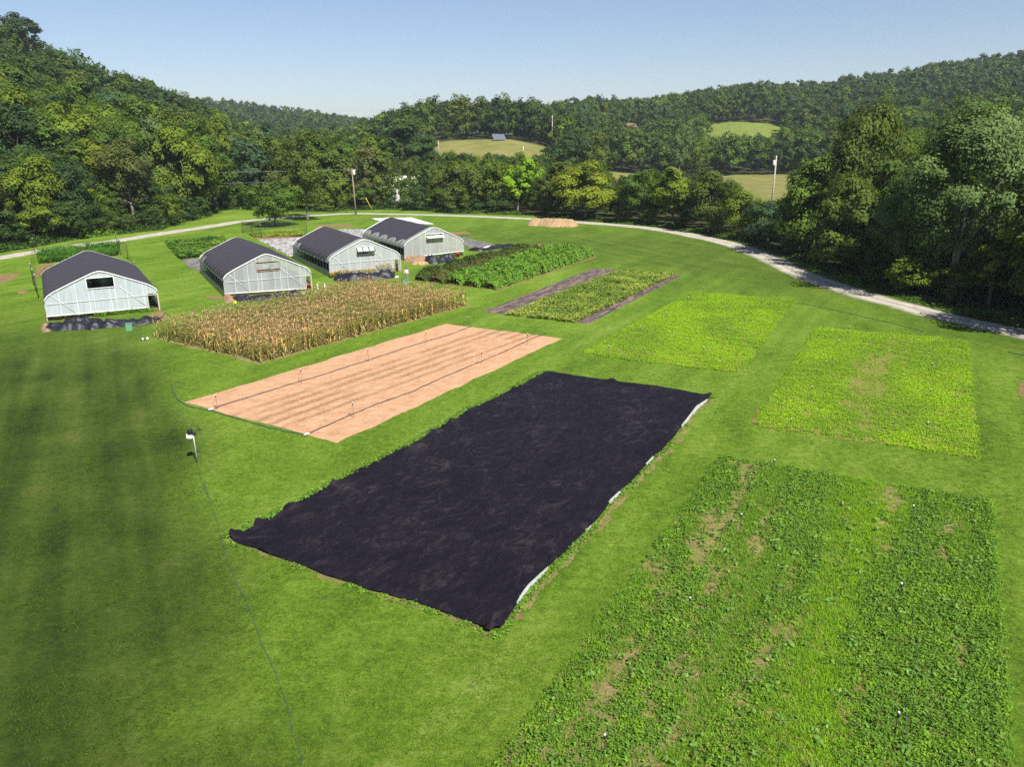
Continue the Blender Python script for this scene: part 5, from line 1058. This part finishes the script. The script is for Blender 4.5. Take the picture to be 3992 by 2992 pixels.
def D2(x, y, d, w): return x * 1.8047, d, y * 1.8047, w * 1.8047
def T_(x, d, y, w, kind, col, label):
    a = D2(x, y, d, w)
    if x > 900 or x < 560: d = max(d, float(dline(azof(a[0]))) + (3.5 if x < 1650 else 6.0))
    a = (a[0], d, a[2], a[3]); tree_px(a[0], a[1], a[2], a[3], kind, col, label)
# trees one can single out (display px x, distance, top y, width)
T_(577, 158, 385, 105, 'round', 'mid green', 'small round tree standing on the lawn this side of the road')
T_(650, 168, 285, 120, 'sparse', 'olive', 'tall thin crowned olive tree with a pale forked trunk beside the road')
T_(1117, 158, 335, 88, 'ragged', 'lime', 'bright lime green tree in the roadside row')
T_(1268, 152, 356, 135, 'round', 'golden green', 'broad golden green tree with forked trunks beside the wood chip heap')
T_(1205, 160, 352, 80, 'oval', 'olive', 'olive tree right of the lime green tree')
T_(1392, 146, 363, 100, 'round', 'mid green', 'green tree just right of the broad golden green tree')
T_(1462, 140, 362, 90, 'oval', 'yellow-green', 'upright yellow-green tree before the brown meadow')
T_(1548, 134, 372, 105, 'low', 'olive', 'dense olive tree before the brown meadow')
T_(1620, 126, 415, 90, 'low', 'yellow-green', 'low yellow-green tree left of the bleached utility pole')
T_(1675, 120, 438, 90, 'low', 'bluish green', 'low vine covered tree beneath the bleached utility pole')
T_(2105, 84, 212, 245, 'cotton', 'grey-green', 'huge pale leaved cottonwood towering over the right wood')
T_(1985, 80, 395, 130, 'cotton', 'grey-green', 'smaller pale leaved cottonwood leaning out at the huge one')
T_(1885, 112, 240, 165, 'spread', 'olive', 'tall olive tree with a wide crown behind the right wood edge')
T_(1780, 106, 340, 150, 'low', 'leaf green', 'leaf green tree rising right of the bleached utility pole')
T_(1850, 98, 385, 140, 'low', 'olive', 'olive rounded tree below the tall olive tree')
T_(1735, 112, 415, 90, 'oval', 'mid green', 'mid green tree just right of the bleached utility pole')
T_(2050, 70, 545, 105, 'low', 'leaf green', 'low leafy tree in front of the huge cottonwood trunk')
T_(1945, 70, 520, 100, 'low', 'mid green', 'low mid green tree before the smaller cottonwood')
T_(2130, 66, 560, 95, 'low', 'olive', 'low olive tree right of the huge cottonwood trunk')
T_(1850, 80, 500, 80, 'low', 'mid green', 'low mid green tree on the wood edge below the olive rounded tree')
T_(2195, 60, 520, 110, 'ragged', 'golden green', 'low golden green tree at the right picture edge')
T_(1740, 100, 470, 80, 'low', 'golden green', 'small golden green tree on the road edge of the right wood')
T_(330, 185, 243, 72, 'oval', 'grey-green', 'pale topped silvery tree on the lower left hillside')
T_(200, 172, 302, 85, 'sparse', 'golden green', 'thin golden yellow tree on the lower left hillside')
T_(265, 168, 300, 110, 'sparse', 'brownish olive', 'bare looking brownish tree on the lower left hillside')
T_(470, 215, 243, 55, 'oval', 'yellow-green', 'pale yellow-green tree at the right foot of the left hill')
T_(500, 218, 250, 42, 'oval', 'grey-green', 'silvery tree beside the pale yellow-green one at the hill foot')
T_(965, 410, 216, 52, 'oval', 'deep green', 'tall dark tree standing out on the knoll skyline')
T_(92, 372, 32, 78, 'ragged', 'deep green', 'dark tree standing above the left hill skyline')
T_(870, 265, 268, 120, 'oval', 'dark green', 'big dark green tree left of the knoll meadow')
T_(1204, 290, 270, 36, 'cedar', 'deep green', 'dark cedar at the right end of the knoll meadow')
T_(1515, 330, 290, 60, 'sparse', 'yellow-green', 'ragged yellow-green tree beyond the brown meadow')
T_(1470, 300, 250, 60, 'sparse', 'grey-green', 'pale thin tree on the slope left of the green hill field')
NSP = len(TR)
PALETTE = {'L': (['dark green', 'mid green', 'yellow-green', 'olive', 'deep green', 'bluish green', 'brownish olive'], [.20, .28, .22, .14, .06, .04, .06]), 'H': (['dark green', 'deep green', 'mid green', 'olive', 'yellow-green', 'bluish green'], [.34, .16, .24, .14, .06, .06]),
           'M': (['mid green', 'yellow-green', 'olive', 'dark green', 'brownish olive'], [.30, .28, .22, .14, .06]), 'R': (['olive', 'mid green', 'dark green', 'yellow-green', 'deep green'], [.24, .26, .22, .16, .12]), 'F': (['dark green', 'deep green', 'bluish green', 'mid green', 'olive'], [.34, .18, .16, .22, .10])}
YLIM = np.array([(0, 335), (120, 325), (300, 300), (430, 262), (500, 258), (560, 300), (640, 285), (760, 292), (850, 330), (930, 342), (1000, 338), (1090, 345), (1300, 352), (1318, 385), (1345, 378), (1400, 366), (1500, 380), (1590, 388), (1610, 428), (1705, 432), (1725, 395), (1770, 350), (1810, 330), (1850, 265), (1960, 262), (2000, 300), (2212, 260)], float)
YL2 = np.array([(0, 0), (480, 200), (560, 250), (800, 285), (905, 305), (940, 325), (1190, 330), (1215, 280), (1320, 280), (1540, 292), (1700, 292), (1740, 255), (2212, 200)], float)
def zone_of(a, d, dl):
    near = d < dl + 24
    if a < -21: return 'on the wood edge beyond the left road' if near else ('on the lower left hillside' if d < 250 else 'high on the left hillside')
    if a < -6: return 'in the roadside row behind the greenhouses' if near else ('in the wood behind the greenhouses' if d < 330 else 'on the distant ridge left of centre')
    if a < 5: return 'in the roadside row left of the wood chip heap' if near else ('below the knoll meadow' if d < 262 else 'on the wooded knoll behind its meadow')
    if a < 20: return 'between the road and the brown meadow' if d < 212 else 'on the slope beyond the brown meadow'
    return 'in the dark wood along the right road' if d < 150 else 'on the right hillside'
def scatter():
    rng = np.random.default_rng(12); cand = []
    sp = [(0, 230, 5.4), (230, 430, 7.6), (430, 760, 9.5), (760, 1500, 13.0)]
    for d0, d1, s in sp:
        xs = np.arange(-d1, d1, s); X_, Y_ = np.meshgrid(xs, np.arange(20, d1, s)); X_ = X_ + rng.uniform(-.42, .42, X_.shape) * s; Y_ = Y_ + rng.uniform(-.42, .42, X_.shape) * s; X_ = X_.ravel(); Y_ = Y_.ravel(); D = np.hypot(X_, Y_); A = np.degrees(np.arctan2(X_, Y_))
        k = (D >= d0) & (D < d1) & (np.abs(A) < 41) & (D > dline(A) + 3.0 + 2.5 * noise2(A * 3, A * 0) + 2.5 * (A > 15)) & ~in_mead(A, D, 4)
        cand += list(zip(X_[k], Y_[k], D[k], A[k]))
    cand.sort(key=lambda q: q[2]); bins = np.full(400, -90.0); out = []
    for t in TR:
        if math.hypot(t['x'], t['y']) > 250: continue
    for x, y, d, a in cand:
        dl = dline(a); z = float(hgt(x, y)); front = d < dl + 13
        hh = rng.uniform(11, 19) if d < 230 else rng.uniform(11, 17)
        if d < dl + 7: hh *= rng.uniform(.40, .95)
        if a > 19 and d < 150: hh = rng.uniform(10, 17) * (.65 if d < dl + 7 else 1)
        xp, _y = px(x, y, z + 5); xd = xp / 1.8047; tab = YLIM if d < 230 else YL2
        lim = np.interp(xd, tab[:, 0], tab[:, 1]) + rng.uniform(0, 26) * (1 if d < 230 else .35)
        if d < 230: free = a < -17.5 and d > dl + 28
        else: free = not ((-5.8 < a < 3.3 and d < 262) or (13.0 < a < 18.4 and 330 < d < 441) or (5.4 < a < 23.8 and d < 215))
        if -8.0 < a < -6.4 and d < 214: free = False; lim = 386
        if -23.9 < a < -22.7 and d < 200: free = False; lim = 402
        if 7.7 < a < 9.3 and 380 < d < 486: free = False; lim = 273
        hmax = 30 if free else ph((x, y, z), lim * 1.8047)
        if hmax < 2.5: continue
        hh = min(hh, hmax)
        if any(math.hypot(x - t['x'], y - t['y']) < min(t['w'], hh) * .32 for t in TR[:NSP]): continue
        # keep the view to the singled-out trees clear of nearer random ones
        bad = False
        for t in TR[:NSP]:
            td = math.hypot(t['x'], t['y']); ta = math.degrees(math.atan2(t['x'], t['y']))
            if d < td and abs(ta - a) * math.pi / 180 * d < (t['w'] * .30 * d / td + 1.0) and (z + hh - CAMH) / d > (t['z'] + t['h'] * .45 - CAMH) / td: bad = True; break
        if bad:
            hh *= .5
            if hh < 3.5: continue
        el = math.degrees(math.atan2(z + hh - CAMH, d)); wdeg = math.degrees(hh * .8 / d); i0 = int((a + 45 - wdeg / 2) / 90 * 400); i1 = max(i0 + 1, int((a + 45 + wdeg / 2) / 90 * 400) + 1)
        if d > 120 and not front and el < bins[i0:i1].min() + .02: continue
        e2 = math.degrees(math.atan2(z + hh * .72 - CAMH, d)); bins[i0:i1] = np.maximum(bins[i0:i1], e2)
        pal = 'L' if (a < -21 and d < 230) else 'H' if a < -17 and d < 460 else 'M' if d < 230 and a < 8 else 'R' if d < 260 else 'F' if d > 430 else 'H'
        cn = PALETTE[pal]; c = cn[0][rng.choice(len(cn[0]), p=cn[1])]
        kd = rng.choice(['round', 'low', 'oval', 'spread', 'sparse', 'cedar', 'ragged'], p=[.28, .26, .18, .10, .05, .05, .08])
        if hh < 5.5 or (d < dl + 9 and a < 12 and rng.random() < .7): kd = 'low'
        add_tree(x, y, hh, kd, c, hh * rng.uniform(.66, .92) if kd not in ('cedar',) else hh * .45, zone_of(a, d, dl), None, None, rng)
scatter()
def front_bushes():
    rng = np.random.default_rng(33); a = -40.0
    while a < 34:
        dl = float(dline(a)); d = dl + rng.uniform(.6, 3.4); lush = a < -14 or (-11.5 < a < -3.5)
        if lush or rng.random() < (.65 if a < 17 else .5):
            x, y = d * math.sin(R(a)), d * math.cos(R(a)); h = rng.uniform(2.6, 6.2) if lush else rng.uniform(2.0, 4.6)
            if not any(math.hypot(x - t['x'], y - t['y']) < 2.2 for t in TR[:NSP]): add_tree(x, y, h, 'low', ['mid green', 'yellow-green', 'dark green', 'olive'][int(rng.integers(4))], h * rng.uniform(1.0, 1.35), 'low at the wood edge ' + ('beyond the left road' if a < -21 else 'behind the greenhouses' if a < -4 else 'along the right road'), None, None, rng)
        a += math.degrees(rng.uniform(2.6, 4.6) / dl)
front_bushes()
def build_trees():
    rng = np.random.default_rng(15)
    for t in TR: t['d'] = math.hypot(t['x'], t['y']); t['app'] = t['h'] / t['d'] + (9 if t['label'] else 0)
    srt = sorted(TR, key=lambda t: -t['app']); ind = srt[:300]; rest = srt[300:]
    # labels: colour, form, place, then order from the left where few share the rest
    form = {'round': 'round', 'low': 'bushy', 'oval': 'upright', 'spread': 'spreading', 'sparse': 'thin', 'cedar': 'conical', 'cotton': 'tall', 'ragged': 'ragged'}
    by = {}
    for t in ind:
        if not t['label']: by.setdefault((t['col'], form[t['kind']], t['zone']), []).append(t)
    for (c, f, z), l in by.items():
        l.sort(key=lambda t: t['x'] / t['d'])
        for i, t in enumerate(l): t['label'] = '%s %s tree %s' % (c, f, z) + ('' if len(l) == 1 else ', %s from left' % ORD[i] if len(l) <= 20 else '')
    for t in ind:
        kind, H, W, cm, tm = PROT[t['k']]; root = empty(kind, (t['x'], t['y'], t['z']), t['rz']); root.scale = (t['w'] / W, t['w'] / W, t['h'] / H); root.rotation_euler = (rng.normal(0, .02), rng.normal(0, .02), t['rz'])
        o = link('crown', cm, root); c = np.array(COLS[t['col']]) * rng.uniform(.88, 1.14); o.color = (*c, 1); link('trunk', tm, root)
        tag(root, t['label'], 'tree', 'trees ' + (t['zone'] or 'that stand out from the woods'))
    # far woods: one object per hillside
    lod = {}
    for q, (n, lb, ll) in enumerate(((2400, 22, .62), (1100, 16, .88), (420, 11, 1.35))):
        lod[q] = [crown_arrays(2000 + q * 50 + i, 12, 10, 1.2, lb, n, ll, sh, .08, 6 if q else 8)[:3] for i, sh in enumerate(('round', 'oval', 'round', 'spread', 'oval', 'cone', 'vase'))]
    groups = {}
    for t in rest:
        a = math.degrees(math.atan2(t['x'], t['y'])); z = 0 if a < -15 and t['d'] < 470 else 1 if a < 0 and t['d'] >= 470 else 2 if a < 6 else 3 if t['d'] < 470 else 4
        s = groups.setdefault(z, Soup()); q = 0 if t['d'] < 300 else 1 if t['d'] < 520 else 2
        i = int(rng.integers(5)) if t['kind'] != 'cedar' else 5; V, Fq, c = lod[q][i]
        ca, sa = math.cos(t['rz']), math.sin(t['rz']); sx = t['w'] / 10; sz = t['h'] / 12
        V2 = np.stack([(V[:, 0] * ca - V[:, 1] * sa) * sx + t['x'], (V[:, 0] * sa + V[:, 1] * ca) * sx + t['y'], V[:, 2] * sz + t['z']], -1); s.add((V2, Fq), np.clip(c * (np.array(COLS[t['col']]) * rng.uniform(.85, 1.15))[None], 0, 1))
    labs = ['dense mixed wood covering the steep left hillside', 'hazy wooded ridges far beyond the left hill', 'far wood covering the knoll and the ridges behind it', 'wood on the slopes beyond the brown meadow', 'dark wood covering the long right hand ridge']
    for z, s in sorted(groups.items()): tag(s.build('forest', M['leaf']), labs[z], 'forest', kind='stuff')
    print('TREES', len(TR), 'faces', sum(sum(len(f) for f in s.F) for s in groups.values()))
build_trees()
def undergrowth():
    rng = np.random.default_rng(18); s = Soup(); n = 42000
    a = rng.uniform(-40, 38, n); dl = dline(a); w = rng.random(n) ** 1.4 * 5 - 1.2; d = dl + w; x = d * np.sin(np.radians(a)); y = d * np.cos(np.radians(a))
    lush = np.interp(a, [-40, -24, -18, -14, -8, -4, 3, 8, 16, 22, 38], [1, 1, .7, .35, .8, .9, .35, .4, .6, .28, .12]); hh = (.2 + 2.0 * fbm(x * .3, y * .3, 4) ** 1.3) * lush * np.clip((w + 1.3) / 2.5, .12, 1)
    k = rng.random(n) < np.clip(lush * 1.2, .15, 1); x, y, hh = x[k], y[k], hh[k]; n = len(x); z = hh * rng.random(n) ** .55 + .03; l = rng.uniform(.28, .55, n); tone = fbm(x * .15 + 4, y * .15, 3)[:, None]
    col = np.where(tone > .5, np.array([[.115, .20, .02]]), np.array([[.055, .11, .018]])) * rng.uniform(.7, 1.3, (n, 1))
    s.add(leaves(np.stack([x, y, z + hgt(x, y)], -1), up(n, rng, .7), l, l * .62, rng), col); tag(s.build('undergrowth', M['crop']), 'tangled undergrowth along the foot of the trees beyond the road', 'undergrowth', kind='stuff')
undergrowth()
# ------------------------------------------------------------------ haze
hz = MB(); hz.box((-3400, -3400, -1.5), (3400, 3400, 140)); hm = bpy.data.materials.new('haze'); hm.use_nodes = True; hn = hm.node_tree; hn.nodes.remove(hn.nodes['Principled BSDF'])
pv = hn.nodes.new('ShaderNodeVolumePrincipled'); pv.inputs['Color'].default_value = (.80, .88, 1, 1); pv.inputs['Density'].default_value = .00015; pv.inputs['Anisotropy'].default_value = .2; L(hn, pv.outputs[0], hn.nodes['Material Output'].inputs['Volume'])
tag(hz.build('haze', hm), 'thin summer haze in the air of the valley', 'haze', kind='stuff')
# ------------------------------------------------------------------ light, sky, camera
SUN_AZ, SUN_EL = 151.0, 48.0
w = bpy.data.worlds.new('World'); S.world = w; w.use_nodes = True; nt = w.node_tree; sky = nt.nodes.new('ShaderNodeTexSky'); sky.sky_type = 'NISHITA'; sky.sun_disc = False
sky.sun_elevation = R(SUN_EL); sky.sun_rotation = R(SUN_AZ); sky.altitude = 200; sky.air_density = 1.0; sky.dust_density = .5; sky.ozone_density = 3.0
bg = nt.nodes['Background']; bg.inputs['Strength'].default_value = .048; L(nt, mixc(nt, 1.0, sky.outputs[0], (1.0, .95, .985), 'MULTIPLY'), bg.inputs[0])
sl = bpy.data.lights.new('sun', 'SUN'); sl.energy = 4.2; sl.angle = R(.5); sl.color = (1, .95, .86); so = bpy.data.objects.new('sun', sl); C.objects.link(so)
sv = Vector((math.sin(R(SUN_AZ)) * math.cos(R(SUN_EL)), math.cos(R(SUN_AZ)) * math.cos(R(SUN_EL)), math.sin(R(SUN_EL)))); so.rotation_euler = sv.to_track_quat('Z', 'Y').to_euler(); so.location = sv * 100
cd = bpy.data.cameras.new('camera'); cam = bpy.data.objects.new('camera', cd); C.objects.link(cam); S.camera = cam
cd.sensor_width = 36; cd.lens = 780 / 1024 * 36; cd.clip_end = 30000; cd.clip_start = .1
from mathutils import Matrix
mtx = Matrix.Identity(4)
for i in range(3): mtx[i][0], mtx[i][1], mtx[i][2] = AX[0][i], AX[1][i], -AX[2][i]
mtx[2][3] = CAMH; cam.matrix_world = mtx
S.render.engine = 'CYCLES'; S.cycles.max_bounces = 6; S.cycles.transparent_max_bounces = 12; S.cycles.diffuse_bounces = 3; S.cycles.use_denoising = False; S.cycles.sample_clamp_direct = 2.0; S.cycles.sample_clamp_indirect = 2.0
S.view_settings.view_transform = 'Standard'; S.view_settings.look = 'None'; S.view_settings.gamma = 1; S.view_settings.exposure = 1.30
